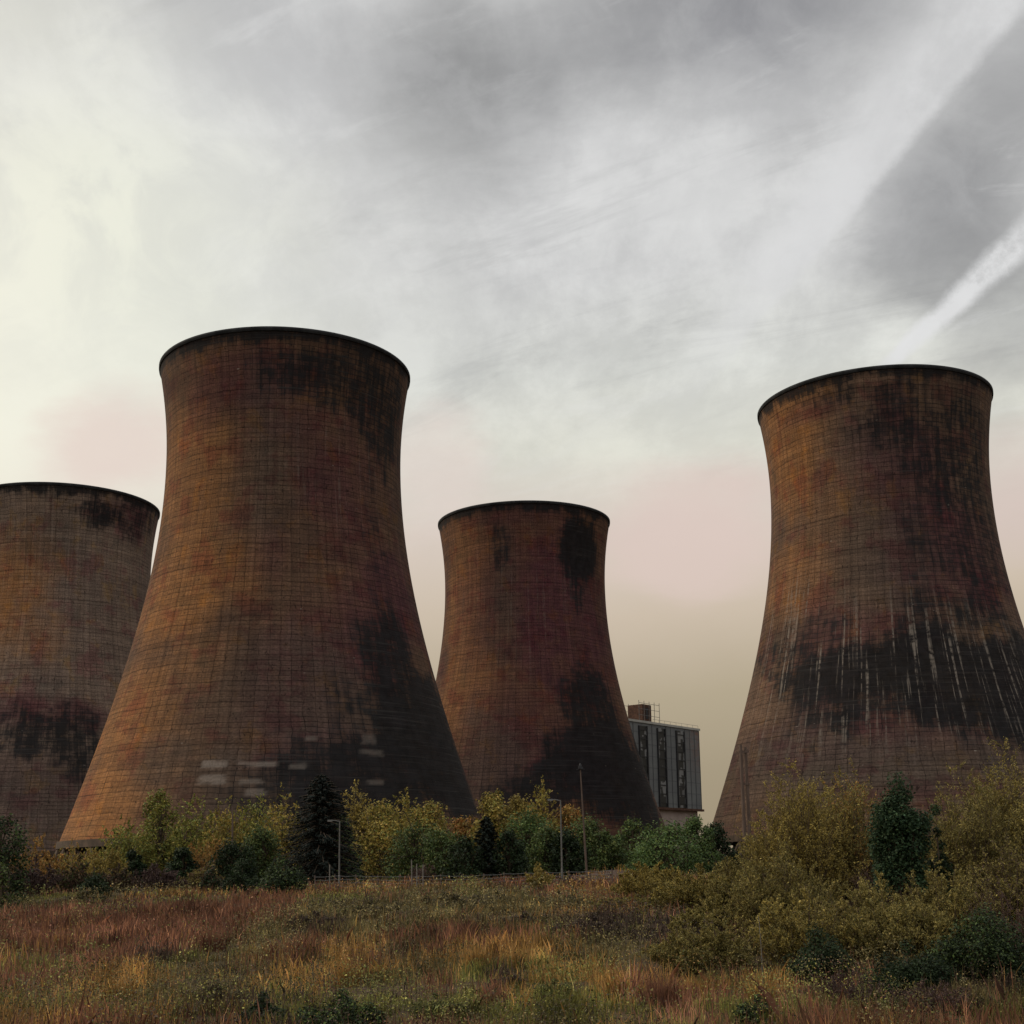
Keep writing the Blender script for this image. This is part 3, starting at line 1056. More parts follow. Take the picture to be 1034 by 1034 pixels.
def twig_shrub(name, px, top, Y, wpx, pal, label, nstem=70, per=9, lpt=34, lsize=.085, group=None, twig=None, leafy=1.0, aspect=.42, lean=1.0, cat='shrub'):
    """many-stemmed willow scrub: fanned stems, fine side twigs, narrow leaves along them"""
    p = at(px, top, Y)
    x = p[0]
    g = gz1(x, Y) - .1
    h = p[2] - g
    w = wpx * Y / F
    root = empty(name, (x, Y, g), label, cat, group)
    SV, SF = [], []
    Cs, Us = [], []

    def strip(P, r0, r1):
        # three sided tapered twig
        o = sum(len(a) for a in SV)
        m = len(P)
        rr = np.linspace(r0, r1, m)[:, None]
        ang = rng.uniform(0, 6.28)
        ring = [P + rr * np.array([math.cos(ang + q), math.sin(ang + q), .0]) for q in (0, 2.094, 4.189)]
        SV.append(np.stack(ring, 1).reshape(-1, 3))
        for i in range(m - 1):
            for q in range(3):
                q2 = (q + 1) % 3
                SF.append((o + i * 3 + q, o + i * 3 + q2, o + i * 3 + 3 + q2, o + i * 3 + 3 + q))

    tt = np.linspace(0, 1, 6)[:, None]
    for s_ in range(nstem):
        a = rng.uniform(0, 2 * np.pi)
        rad = math.sqrt(rng.uniform(0, 1))
        hh = h * (1 - .45 * rad ** 2) * rng.uniform(.5, 1.0)
        if s_ == 0:
            hh, rad = h, .1
        b0 = np.array([math.cos(a) * w * .24 * rad, math.sin(a) * w * .24 * rad, 0])
        b2 = np.array([math.cos(a) * w * .5 * rad * lean, math.sin(a) * w * .5 * rad * lean, hh]) + np.append(rng.normal(0, .05 * w, 2), 0)
        b1 = (b0 * .65 + b2 * .35) * np.array([1, 1, 0]) + np.array([0, 0, hh * .55])
        P = (1 - tt) ** 2 * b0 + 2 * tt * (1 - tt) * b1 + tt ** 2 * b2
        strip(P, .022 + .004 * h, .005)
        for q in range(per):
            f = rng.uniform(.12, .97)
            st = (1 - f) ** 2 * b0 + 2 * f * (1 - f) * b1 + f * f * b2
            ln = h * rng.uniform(.12, .26) * (1.15 - .6 * f)
            dv = np.array([rng.normal(0, .55), rng.normal(0, .55), rng.uniform(.35, 1.1)])
            dv /= np.linalg.norm(dv)
            en = st + dv * ln
            md = (st + en) / 2 + rng.normal(0, .04, 3) * ln
            Q = np.stack([st, md, en])
            strip(Q, .010, .004)
            n = max(1, int(lpt * leafy * rng.uniform(.5, 1.5) * (.35 + .65 * f)))
            u = rng.uniform(.1, 1.05, n)[:, None]
            C = st + (en - st) * u + rng.normal(0, .055 * max(ln, .5), (n, 3))
            Cs.append(C)
            Us.append(np.tile(dv, (n, 1)))
    C, U = np.concatenate(Cs), np.concatenate(Us)
    C[:, 2] = np.maximum(C[:, 2], .05)
    N = rng.normal(0, 1, C.shape) + np.array([0, 0, .6])
    V, Cc = leaves(C, N, lsize, aspect, pal, .28, .4, U)
    tone = .78 + .5 * vnoise(C[:, 0] * 1.3 + 40 + px, C[:, 2] * 1.3 + C[:, 1])
    Cc = Cc * np.repeat(tone, 4)[:, None]
    me = raw_mesh('stems', np.concatenate(SV), np.array(SF), 4)
    link('stems', me, twig or M_twig, root)
    quad_obj('foliage', V, Cc, M_leaf, root)
    return root


def bush(name, px, top, Y, wpx, pal, label, nleaf=5000, lsize=None, group=None, nl=14, depth=.8, cat='shrub', zlo=.2):
    """dense rounded leafy shrub down to the ground"""
    p = at(px, top, Y)
    x = p[0]
    g = gz1(x, Y) - .1
    h = max(p[2] - g, .4)
    w = wpx * Y / F
    root = empty(name, (x, Y, g), label, cat, group)
    L = []
    for k in range(nl):
        a = rng.uniform(0, 2 * np.pi)
        d = math.sqrt(rng.uniform(0, 1))
        r = rng.uniform(.13, .22) * min(w, h * 1.6)
        zmax = h * (1 - (.45 if zlo < .3 else .22) * d * d) - r
        L.append((math.cos(a) * d * (w * .5 - r * .8), math.sin(a) * d * (w * .5 - r * .8) * depth, max(r * .5, zmax * rng.uniform(zlo, 1.0)), r))
    L.append((0, 0, h - .17 * min(w, h), .17 * min(w, h)))
    L = np.array(L)
    k = rng.choice(len(L), nleaf, p=L[:, 3] ** 2 / (L[:, 3] ** 2).sum())
    d = rng.normal(0, 1, (nleaf, 3))
    d /= np.linalg.norm(d, axis=1)[:, None]
    lump = .72 + .6 * vnoise(d[:, 0] * 2.5 + k * 3.3, d[:, 2] * 2.5 + d[:, 1] * 2)
    C = L[k, :3] + d * (L[k, 3] * rng.uniform(0, 1, nleaf) ** .4 * lump)[:, None]
    C[:, 2] = np.abs(C[:, 2]) + .03
    V, Cc = leaves(C, d * .6 + np.array([0, 0, .5]), lsize or max(.10, Y * 2.2 / F), .7, pal, .28, .5)
    tone = np.exp(rng.normal(0, .15, len(L)))[k]
    Cc = Cc * np.repeat(tone, 4)[:, None]
    mb = MB()
    for q in range(len(L)):
        e = L[q, :3] + np.array([0, 0, L[q, 3] * .6])
        s0 = np.array([e[0] * .25, e[1] * .25, -.1])
        mb.tube([s0, (s0 + e) / 2 + np.array([0, 0, .1 * h]), e], [.03 + .006 * h, .02 + .004 * h, .006], 5, False)
    mb.build('stems', M_twig, root)
    quad_obj('foliage', V, Cc, M_leaf, root)
    return root


# palettes (real leaf colours)
YEL = [((0.3100, 0.2314, 0.0538), 4), ((0.2377, 0.1964, 0.0455), 4), ((0.3616, 0.2480, 0.0703), 2), ((0.1758, 0.1758, 0.0455), 3)]
YGR = [((0.2173, 0.2074, 0.0475), 4), ((0.1679, 0.1778, 0.0434), 4), ((0.2865, 0.2272, 0.0553), 2), ((0.1087, 0.1382, 0.0395), 2)]
OCH = [((0.3260, 0.1726, 0.0499), 3), ((0.2493, 0.1534, 0.0422), 3), ((0.1917, 0.1496, 0.0460), 2), ((0.3643, 0.1630, 0.0575), 1)]
GRN = [((0.0641, 0.0930, 0.0288), 4), ((0.0881, 0.1121, 0.0320), 3), ((0.0448, 0.0673, 0.0256), 3), ((0.1202, 0.1281, 0.0353), 1)]
GRB = [((0.1038, 0.1471, 0.0414), 4), ((0.0777, 0.1298, 0.0449), 3), ((0.0606, 0.0952, 0.0346), 2)]
DGR = [((.020, .033, .013), 4), ((.030, .046, .017), 3), ((.013, .022, .010), 3)]
CON = [((.0085, .0125, .0105), 4), ((.012, .017, .013), 3), ((.020, .024, .020), 1)]
OLV = [((0.2216, 0.1761, 0.0507), 4), ((0.1688, 0.1400, 0.0429), 4), ((0.2851, 0.2211, 0.0703), 2), ((0.1225, 0.1129, 0.0390), 2)]
OLY = [((0.3024, 0.2236, 0.0555), 4), ((0.2295, 0.1757, 0.0468), 4), ((0.1774, 0.1437, 0.0468), 2)]
BRN = [((0.1050, 0.0645, 0.0420), 4), ((0.0780, 0.0510, 0.0360), 4), ((0.1425, 0.0870, 0.0510), 2)]
PUR = [((0.0800, 0.0497, 0.0442), 4), ((0.0580, 0.0386, 0.0359), 4), ((0.1104, 0.0690, 0.0497), 1)]

YG = 'yellowing trees along the foot of the towers'
GG = 'green trees of the middle belt'
for px, top, Y, w, pal, lab in (
    (128, 826, 190, 46, YGR, 'leftmost yellow-green tree of the belt, low and round, below the big tower'),
    (162, 796, 196, 34, YGR, 'narrow yellow-green tree topping its neighbours at the left foot of the big tower'),
    (196, 808, 192, 40, YGR, 'rounded olive-yellow tree just left of the bare pole'),
    (228, 812, 188, 36, YEL, 'yellow tree standing right behind the bare pole'),
    (256, 806, 195, 42, YGR, 'yellow-green tree midway between the bare pole and the black conifer'),
    (288, 799, 190, 46, YEL, 'broad yellow tree touching the left side of the black conifer'),
    (360, 789, 191, 30, OLY, 'slim golden tree rising just right of the black conifer'),
    (386, 806, 186, 46, YEL, 'broad yellow tree behind the near lamp at right of the conifer'),
    (409, 800, 197, 36, YEL, 'pale yellow tree below the dark right foot of the big tower'),
    (434, 807, 190, 42, YEL, 'yellow tree at the right foot of the big tower'),
    (466, 824, 196, 40, OCH, 'low ochre tree in the gap between the big and the middle tower'),
    (498, 797, 191, 36, YEL, 'yellow tree behind the dark columnar evergreen'),
    (522, 802, 197, 36, OLY, 'golden tree between the columnar evergreen and the tall lamp'),
    (545, 787, 190, 28, YEL, 'tall thin yellow tree just left of the tall lamp'),
    (574, 811, 191, 36, OCH, 'ochre tree between the tall lamp and the camera mast'),
):
    if (px // 2) % 2:
        tree('broadleaf_tree', px, top, Y, w, pal, lab, 6500, group=YG, lowest=.10, nl=28)
    else:
        twig_shrub('broadleaf_tree', px, top - 4, Y, w * 1.55, pal, lab, 80, 12, 11, .40, group=YG, aspect=.6, cat='tree')

for px, top, Y, w, pal, lab in (
    (265, 836, 168, 44, GRN, 'green tree in front of the yellow ones, left of the conifer'),
    (236, 850, 152, 44, DGR, 'dark green tree low in the belt under the bare pole'),
    (186, 856, 150, 26, DGR, 'small dark green tree in front of the tower legs'),
    (135, 858, 152, 20, DGR, 'slim dark green tree at the left of the tower legs'),
    (345, 822, 165, 34, GRB, 'bright green tree peeping out right of the conifer'),
    (420, 833, 162, 54, GRN, 'mid green tree behind the wire fence, right of the yellow pair'),
    (448, 839, 157, 44, GRN, 'green bushy tree left of the columnar evergreen'),
    (470, 846, 150, 36, DGR, 'short dark green tree tucked against the columnar evergreen'),
    (514, 838, 152, 34, DGR, 'dark green tree right of the columnar evergreen'),
    (532, 819, 166, 50, GRB, 'bright green tree behind the tall lamp head'),
    (552, 834, 160, 40, GRN, 'mid green tree directly behind the tall lamp column'),
    (592, 824, 166, 52, GRN, 'wide green tree behind the camera mast'),
    (572, 838, 158, 36, DGR, 'dark green tree between lamp column and camera mast'),
    (610, 838, 162, 36, GRN, 'green tree just right of the camera mast, below the middle tower'),
    (640, 826, 172, 50, GRN, 'dark olive green tree at the right foot of the middle tower'),
    (624, 842, 178, 26, GRB, 'pale green small tree above the bare brown bank'),
    (674, 830, 142, 60, GRB, 'bright green tree below the boiler house'),
    (702, 823, 152, 40, GRB, 'taller green tree below the right corner of the boiler house'),
    (722, 830, 160, 38, DGR, 'dark ivy-clad tree beside the twin timber poles'),
    (655, 850, 146, 40, GRB, 'low leafy green tree behind the golden thicket'),
):
    tree('leafy_tree', px, top, Y, w, pal, lab, 5600, group=GG, lowest=.05, nl=24, wide=1.3)

conifer(325, 779, 150, 108, CON, 'tall black-green conifer standing alone behind the wire fence', 270)
conifer(491, 823, 152, 42, [((.011, .016, .012), 4), ((.018, .024, .016), 3)], 'dark columnar evergreen behind the fence, smaller than the lone conifer', 120, droop=.05)

# left edge
tree('leafy_tree', 2, 822, 100, 52, DGR + GRN[:1], 'dark green ivy-clad tree cut by the left edge', 4200, lowest=.02, nl=22)
bush('shrub', 2, 872, 88, 46, GRN + PUR[:1], 'low green shrub under the ivy-clad tree at the left edge', 4200)
for px, top, Y, w, pal, lab, tw in (
    (38, 842, 135, 58, OCH, 'orange-brown shrub right of the ivy-clad tree', M_twig),
    (80, 843, 140, 60, OCH + YEL, 'tall golden shrub against the left foot of the big tower', M_twig),
    (108, 852, 132, 46, OLY, 'olive-yellow shrub left of the tower legs', M_twig),
    (34, 866, 116, 66, PUR, 'purple-brown bare shrub in front of the orange one', M_twig_red),
    (78, 868, 120, 60, BRN + GRN[:1], 'brown bare shrub in front of the golden one', M_twig_red),
    (160, 872, 124, 60, PUR, 'brown shrub at the foot of the tower legs', M_twig_red),
    (120, 874, 120, 50, BRN + DGR[:1], 'brown and green shrub before the tower legs', M_twig_red),
    (203, 846, 160, 34, OCH, 'orange shrub between the tower legs and the bare pole', M_twig),
    (222, 834, 172, 32, OCH, 'rust-orange shrub under the bare pole', M_twig),
    (205, 868, 128, 40, BRN + OLV, 'brown-olive shrub in front of the orange one, beside the field edge', M_twig_red),
):
    twig_shrub('twiggy_shrub', px, top, Y, w, pal, lab, 60, 9, 20, .25, group='autumn shrubs at the left of the field', twig=tw)
bush('shrub', 285, 864, 108, 66, DGR + GRN[:1], 'round dark green shrub in front of the conifer', 6500, lsize=.2)
bush('shrub', 245, 866, 118, 44, DGR, 'low dark green shrub left of the round one', 3600, lsize=.2)
bush('shrub', 215, 874, 120, 34, DGR + BRN[:1], 'small dark green shrub at the field edge below the bare pole', 2600, lsize=.2)
bush('shrub', 98, 880, 112, 40, DGR, 'small dark green shrub below the golden shrub', 2400, lsize=.2)
twig_shrub('twiggy_shrub', 545, 871, 112, 30, OLY, 'small golden shrub left of the tall lamp foot', 40, 8, 16, .2)
twig_shrub('twiggy_shrub', 428, 866, 126, 30, PUR + BRN[:1], 'red-brown leafless shrub at the wire fence', 34, 7, 8, .2, twig=M_twig_red)
twig_shrub('twiggy_shrub', 575, 884, 118, 46, PUR, 'purple-brown scrub round the foot of the tall lamp', 44, 7, 14, .18, twig=M_twig_red)
twig_shrub('twiggy_shrub', 605, 888, 112, 50, BRN, 'brown scrub at the foot of the camera mast', 44, 7, 14, .18, twig=M_twig_red)

# right-hand willow scrub
WG = 'willow scrub on the right of the field'
for px, top, Y, w, pal, lab, ns in (
    (655, 868, 92, 80, OLY, 'golden willow thicket at the left end of the scrub', 70),
    (700, 872, 78, 110, OLV + OLY[:1], 'olive willow scrub below the boiler house', 80),
    (640, 905, 82, 80, OLV, 'low olive scrub at the field end of the willow thicket', 70),
    (828, 792, 72, 120, OLV + OLY[:1], 'broad olive willow filling between the two tall ones left of the evergreen', 95),
    (1000, 785, 66, 120, OLV, 'broad olive willow behind the tall ones at the right edge', 95),
    (915, 842, 70, 110, OLV + BRN[:1], 'brown-olive willow behind the dark evergreen', 85),
    (770, 832, 74, 90, OLV, 'olive willow right behind the twin timber poles', 80),
    (705, 925, 44, 110, OLV, 'low olive willow nearest the open field', 70),
    (815, 892, 44, 130, OLV + OLY[:1], 'olive willow just behind the low wide dark green shrub', 85),
    (900, 902, 43.5, 120, OLV, 'olive willow behind the dark shrubs at the bottom right', 80),
    (752, 858, 66, 100, OLV, 'olive willow scrub at the foot of the twin timber poles', 80),
    (806, 768, 66, 104, OLY, 'tall yellow-olive willow right of the twin timber poles', 90),
    (852, 762, 68, 100, OLV + OCH[:1], 'tall brown-olive willow left of the dark evergreen', 85),
    (792, 850, 54, 120, OLV, 'wide olive willow in front of the tall yellow one', 95),
    (728, 905, 60, 100, OLV, 'low spreading olive willow near the middle of the field', 75),
    (880, 884, 48, 130, OLV, 'wide olive willow in front of the dark evergreen', 100),
    (972, 768, 60, 104, OLV, 'tall olive willow right of the dark evergreen', 90),
    (1020, 744, 62, 108, OLV + OLY[:1], 'tallest olive willow at the right edge', 95),
    (950, 868, 46, 110, OLV, 'olive willow above the big dark green shrub', 90),
    (1018, 842, 48, 100, OLV + PUR[:1], 'olive willow at the right edge above the big dark green shrub', 90),
    (835, 905, 47, 110, OLV + BRN[:1], 'brownish olive willow behind the low green shrub', 80),
    (1078, 790, 54, 110, OLV, 'olive willow mostly outside the right edge', 80),
    (765, 930, 50, 90, BRN + OLV, 'low brown willow scrub behind the thin pale stake', 60),
):
    twig_shrub('willow_shrub', px, top, Y, w, pal, lab, int(ns * 1.25), 14, 40, .098 + .0014 * (Y - 46), group=WG)
for px, top, Y, w, lab in ((935, 836, 64, 70, 'bare purple-brown shrub right of the dark evergreen'), (880, 850, 60, 50, 'bare brown shrub under the dark evergreen'),
                           (768, 812, 84, 44, 'dark bare shrub behind the twin timber poles'), (1010, 890, 43, 90, 'red-brown bare shrub at the right edge'), (850, 980, 35, 90, 'red-brown dead shrub in front of the low green one'),
                           (930, 985, 33.5, 120, 'red-brown dead shrub under the big dark green one')):
    twig_shrub('bare_shrub', px, top, Y, w, PUR + BRN[:1], lab, 70, 9, 9, .07, group='leafless brown shrubs on the right', twig=M_twig_red)
bush('evergreen_shrub', 905, 779, 57, 66, [((.026, .050, .024), 4), ((.038, .066, .028), 3), ((.055, .08, .032), 1)], 'rounded dark green evergreen standing out among the willows', 24000, .13, nl=80, zlo=.42)
bush('evergreen_shrub', 944, 812, 57.5, 36, DGR, 'small dark green evergreen right of the bigger one', 5000, lsize=.12, nl=26)
bush('evergreen_shrub', 822, 932, 40, 90, DGR, 'low wide dark green shrub in front of the willows', 8000, lsize=.085)
bush('evergreen_shrub', 992, 912, 38, 120, DGR + GRN[:1], 'big dark green shrub at the bottom right', 15000, lsize=.085, nl=24)
bush('evergreen_shrub', 915, 948, 37, 100, DGR, 'dark green shrub left of the big one at bottom right', 9000, lsize=.08, nl=18)
bush('evergreen_shrub', 1050, 940, 36, 90, DGR, 'dark green shrub cut by the right edge at the bottom', 7000, lsize=.08, nl=16)
bush('evergreen_shrub', 765, 1005, 31.5, 70, DGR + GRB[:1], 'low green shrub at the bottom edge below the thin stake', 4500, lsize=.07)
bush('evergreen_shrub', 265, 1002, 31, 54, DGR, 'small dark green shrub at the bottom edge left of its bigger twin', 4000, lsize=.07)
bush('evergreen_shrub', 345, 998, 30.5, 100, DGR + GRB[:1], 'wide dark green shrub at the bottom edge left of centre', 7500, lsize=.07, nl=18)


# ------------------------------------------------------------------ poles, lamps, fence
def lamp(px, top, base, Y, arm_px, label):
    p = at(px, top, Y)
    q = at(px, base, Y)
    g = min(gz1(p[0], Y), q[2])
    h = p[2] - g
    root = empty('street_lamp', (p[0], Y, g), label, 'street lamp')
    k = Y / F
    mb = MB()
    mb.tube([(0, 0, -.3), (0, 0, 1.4), (0, 0, 1.45), (0, 0, h)], [.11, .11, .085, .06], 10)
    mb.build('column', M_pole, root)
    mb = MB()
    aw = arm_px * k
    mb.tube([(0, 0, h - .06), (-aw * .35, 0, h + .04), (-aw * .6, 0, h + .05)], .05, 8)
    mb.build('arm', M_pole, root)
    mb = MB()
    mb.box((-aw * .8, 0, h + .05), (aw * .46, .28, .16), taper=.8)
    hd = mb.build('lamp_head', M_pole, root)
    mb = MB()
    mb.box((-aw * .82, 0, h - .045), (aw * .3, .2, .03))
    mb.build('lens', simple_mat('lamp_lens', (.45, .45, .42), (.55, .55, .5), 2, .3), hd)


lamp(343, 829, 888, 133, 12, 'slim grey street lamp in front of the black conifer')
lamp(566, 808, 893, 124, 13, 'taller grey street lamp left of the camera mast')


def mast():
    Y = 126
    p = at(586, 776, Y)
    g = gz1(p[0], Y)
    h = p[2] - g
    root = empty('camera_mast', (p[0], Y, g), 'tall thin brown mast with a dark camera on top', 'mast')
    mb = MB()
    mb.tube([(.42, 0, -.3), (.2, 0, h * .5), (0, 0, h)], [.11, .085, .055], 8)
    mb.build('pole', M_wood, root)
    mb = MB()
    mb.box((-.02, 0, h + .12), (.34, .5, .3))
    mb.tube([(0, 0, h + .2), (0, 0, h + .52)], [.14, .05], 8)
    mb.box((.12, -.3, h + .02), (.22, .3, .2))
    mb.build('camera_head', M_darkmetal, root)
    mb = MB()
    mb.box((0, 0, h - .06), (.75, .1, .08))
    mb.build('bracket', M_darkmetal, root)


mast()


def poles():
    Y = 82
    a = at(748, 752, Y)
    g = gz1(a[0], Y)
    h = a[2] - g
    root = empty('twin_pole', (a[0], Y, g), 'pair of weathered timber poles standing close together among the scrub', 'pole')
    for dx, hh, ln in ((-.05, h, .08), (.29, h * .985, .05)):
        mb = MB()
        mb.tube([(dx, dx * .3, -.4), (dx + ln * .4, dx * .3, hh * .5), (dx + ln - .05, dx * .3, hh)], [.13, .115, .10], 9)
        mb.build('pole', M_wood, root)
    mb = MB()
    mb.box((.16, 0, h * .955), (.62, .1, .14))
    mb.box((.16, 0, h * .75), (.62, .1, .12))
    mb.build('cross_brace', M_wood, root)
    # lone bare pole among the yellow trees
    Y = 175
    a = at(235, 814, Y)
    g = gz1(a[0], Y)
    h = a[2] - g
    mb = MB()
    mb.tube([(0, 0, -.3), (.05, 0, h * .6), (0, 0, h)], [.16, .13, .10], 8)
    mb.box((0, 0, h - .5), (.9, .12, .12))
    o = mb.build('bare_pole', M_wood, None, loc=(a[0], Y, g))
    o['label'] = 'dark bare timber pole rising among the yellow trees left of the conifer'
    o['category'] = 'pole'
    Y = 38.5
    a = at(767, 925, Y)
    g = gz1(a[0], Y)
    h = a[2] - g
    mb = MB()
    mb.tube([(-.02, 0, -.2), (.01, 0, h * .5), (-.03, 0, h)], [.012, .010, .008], 6)
    o = mb.build('stake', M_ply, None, loc=(a[0], Y, g))
    o['label'] = 'thin pale stake upright in the scrub at the right'
    o['category'] = 'stake'


poles()


def fence():
    y0, y1 = 120.0, 118.0
    xa, xb = at(318, 890, y0)[0], at(618, 890, y1)[0]
    n = 15
    root = empty('wire_fence', (xa, y0, gz1(xa, y0)), 'low wire fence on dark posts along the far side of the field', 'fence')
    pts = []
    for k in range(n):
        f = k / (n - 1)
        x, y = xa + (xb - xa) * f, y0 + (y1 - y0) * f
        pts.append((x - xa, y - y0, gz1(x, y) - gz1(xa, y0)))
        mb = MB()
        lean = rng.normal(0, .05)
        mb.tube([(0, 0, -.3), (lean, 0, 1.35)], [.07, .06], 6)
        mb.build('post', M_wood, root, loc=pts[-1])
    mb = MB()
    for hh in (.3, .6, .9, 1.2):
        P = []
        for k in range(n):
            P.append((pts[k][0], pts[k][1] - .06, pts[k][2] + hh))
            if k < n - 1:
                P.append(((pts[k][0] + pts[k + 1][0]) / 2, (pts[k][1] + pts[k + 1][1]) / 2 - .06, (pts[k][2] + pts[k + 1][2]) / 2 + hh - .05))
        mb.tube(P, .016, 4)
    mb.build('wire', M_galv, root)
    for px, top, lab in ((416, 868, 'leftmost of the pale sapling guards by the fence'), (421, 872, 'pale sapling guard second from the left by the fence'),
                         (427, 873, 'pale sapling guard third from the left by the fence'), (333, 873, 'short pale post left of the near lamp')):
        Y = 116
        a = at(px, top, Y)
        g = gz1(a[0], Y)
        mb = MB()
        mb.tube([(0, 0, -.1), (rng.normal(0, .03), 0, a[2] - g)], [.05, .045], 8)
        o = mb.build('sapling_guard' if px > 400 else 'marker_post', M_ply, None, loc=(a[0], Y, g))
        o['label'] = lab
        o['category'] = 'post'
        if px > 400:
            o['group'] = 'sapling guards by the fence'


fence()

# ------------------------------------------------------------------ field


def gpt(px, py):
    """where a look direction meets the field"""
    d = ray(px, py)
    tt = np.geomspace(15, 200, 4000)
    P = d[None] * tt[:, None] + np.array([0, 0, CAMZ])
    g = P[:, 2] - gz(P[:, 0], P[:, 1])
    j = np.where(g < 0)[0]
    return P[j[0]] if len(j) else P[-1]


RUST = 1.2 * np.array([[.175, .078, .044], [.135, .062, .040], [.20, .10, .055], [.10, .05, .035]])
GOLD = 1.55 * np.array([[.23, .125, .036], [.19, .115, .034], [.26, .15, .055], [.15, .085, .03]])
OLIV = 1.62 * np.array([[.085, .066, .026], [.065, .054, .024], [.105, .080, .032], [.05, .045, .02]])
GREN = 1.65 * np.array([[.100, .094, .024], [.075, .078, .022], [.125, .108, .030], [.055, .06, .02]])
DARK = 1.2 * np.array([[.055, .036, .028], [.04, .028, .022], [.07, .047, .034], [.03, .024, .018]])
SETS = np.stack([RUST, GOLD, OLIV, GREN, DARK])

PATCH = []      # (kind, x, y, rx, ry, strength)
for kind, px, py, rx, ry, s in (
    (0, 200, 935, 105, 24, 1.6), (0, 20, 928, 60, 14, 1.3), (0, 45, 948, 60, 10, 1.0), (0, 255, 925, 30, 14, 1.2), (0, 300, 965, 36, 16, 1.1), (1, 60, 946, 22, 7, 1.5),
    (0, 470, 950, 90, 9, 1.2), (1, 510, 964, 80, 10, 1.6), (1, 352, 978, 24, 20, 1.2), (0, 355, 985, 20, 18, .9), (0, 440, 1000, 30, 10, .9), (0, 500, 1012, 20, 14, .9),
    (1, 650, 1000, 66, 12, 1.6), (1, 765, 1003, 50, 9, 1.7), (0, 70, 985, 40, 15, .9), (1, 120, 1000, 60, 15, 1.0), (1, 10, 975, 20, 22, 1.1), (0, 655, 1012, 50, 8, .8),
    (2, 420, 925, 190, 22, 1.3), (2, 90, 912, 40, 14, 1.3), (4, 600, 935, 50, 10, 1.6), (4, 690, 940, 40, 12, .9), (4, 520, 988, 40, 8, 1.4), (4, 145, 972, 20, 8, 1.3), (4, 330, 940, 30, 10, 1.2), (4, 490, 935, 30, 8, 1.1),
    (3, 60, 965, 70, 14, 1.2), (3, 100, 1022, 120, 18, 1.1), (3, 560, 1012, 60, 16, 1.3), (3, 450, 1022, 80, 14, .9), (2, 220, 990, 80, 24, 1.2), (2, 420, 990, 50, 20, 1.0), (4, 860, 1005, 60, 12, 1.0),
    (3, 880, 1026, 170, 11, 1.9), (2, 960, 1012, 110, 12, 1.6), (4, 950, 1005, 90, 10, 1.2), (2, 860, 985, 110, 12, 1.3), (2, 1000, 985, 80, 16, 1.3), (4, 330, 915, 60, 8, 1.0), (3, 330, 910, 40, 6, 1.2), (3, 470, 905, 40, 6, 1.0), (4, 80, 890, 90, 6, 1.2), (3, 30, 1010, 50, 16, 1.2), (4, 230, 1016, 40, 10, 1.0), (4, 400, 1006, 30, 8, 1.0), (2, 600, 960, 60, 10, .9), (4, 740, 978, 50, 10, .9), (0, 850, 995, 60, 14, .8)):
    c = gpt(px, py)
    PATCH.append((kind, c[0], c[1], rx * c[1] / F, max(.6, abs(gpt(px, py - ry)[1] - c[1])), s))


def field_weights(X, Y):
    W = np.zeros((5, len(X)))
    for k in range(5):
        W[k] = .55 * sstep(.42, .66, fbm(X * .16 + 31 * k, Y * .11 + 7 * k, 3)) + .12
    W[4] *= .7
    wx, wy = (fbm(X * .4, Y * .4, 3) - .5), (fbm(X * .4 + 60, Y * .4, 3) - .5)
    for kind, cx, cy, rx, ry, s in PATCH:
        dd = np.sqrt(((X - cx) / rx) ** 2 + ((Y - cy) / ry) ** 2) + (wx + wy) * .9
        W[kind] += s * sstep(1.25, .5, dd)
    return W


def scatter(n, y0, y1, powr=1.6, wide=.70):
    f = rng.uniform(0, 1, n) ** powr
    Y = y0 * (y1 / y0) ** f
    X = rng.uniform(-1, 1, n) * (Y * wide + 2)
    return X, Y


def blades(name, X, Y, H, W, lean, cols, mat=M_grass):
    n = len(X)
    Z = gz(X, Y) - .04
    a = rng.uniform(0, np.pi, n)
    dx, dy = np.cos(a) * W * .5, np.sin(a) * W * .5
    lx, ly = rng.normal(0, lean, n) * H, rng.normal(0, lean, n) * H
    B = np.c_[X, Y, Z]
    o = np.c_[dx, dy, np.zeros(n)]
    mid = B + np.c_[lx * .3, ly * .3, H * .6]
    tip = B + np.c_[lx, ly, H]
    V = np.stack([B - o, B + o, mid + o * .75, tip, mid - o * .75], 1).reshape(-1, 3)
    me = raw_mesh(name, V, np.arange(len(V)), 5)
    set_col(me, 'col', np.repeat(np.clip(cols, 0, 1), 5, 0))
    return link(name, me, mat)


def pick(W, n, sharp=3.0):
    P = np.cumsum(W ** sharp, 0)
    P /= P[-1]
    r = rng.uniform(0, 1, n)
    return (r[None] > P).sum(0)


def bank(X, Y):
    return (rng.uniform(0, 1, len(X)) < .8) & (np.abs(X - 10.5 + 2 * (fbm(X * .5, Y * .5, 2) - .5)) < 6.8) & (Y > 131) & (Y < 160)


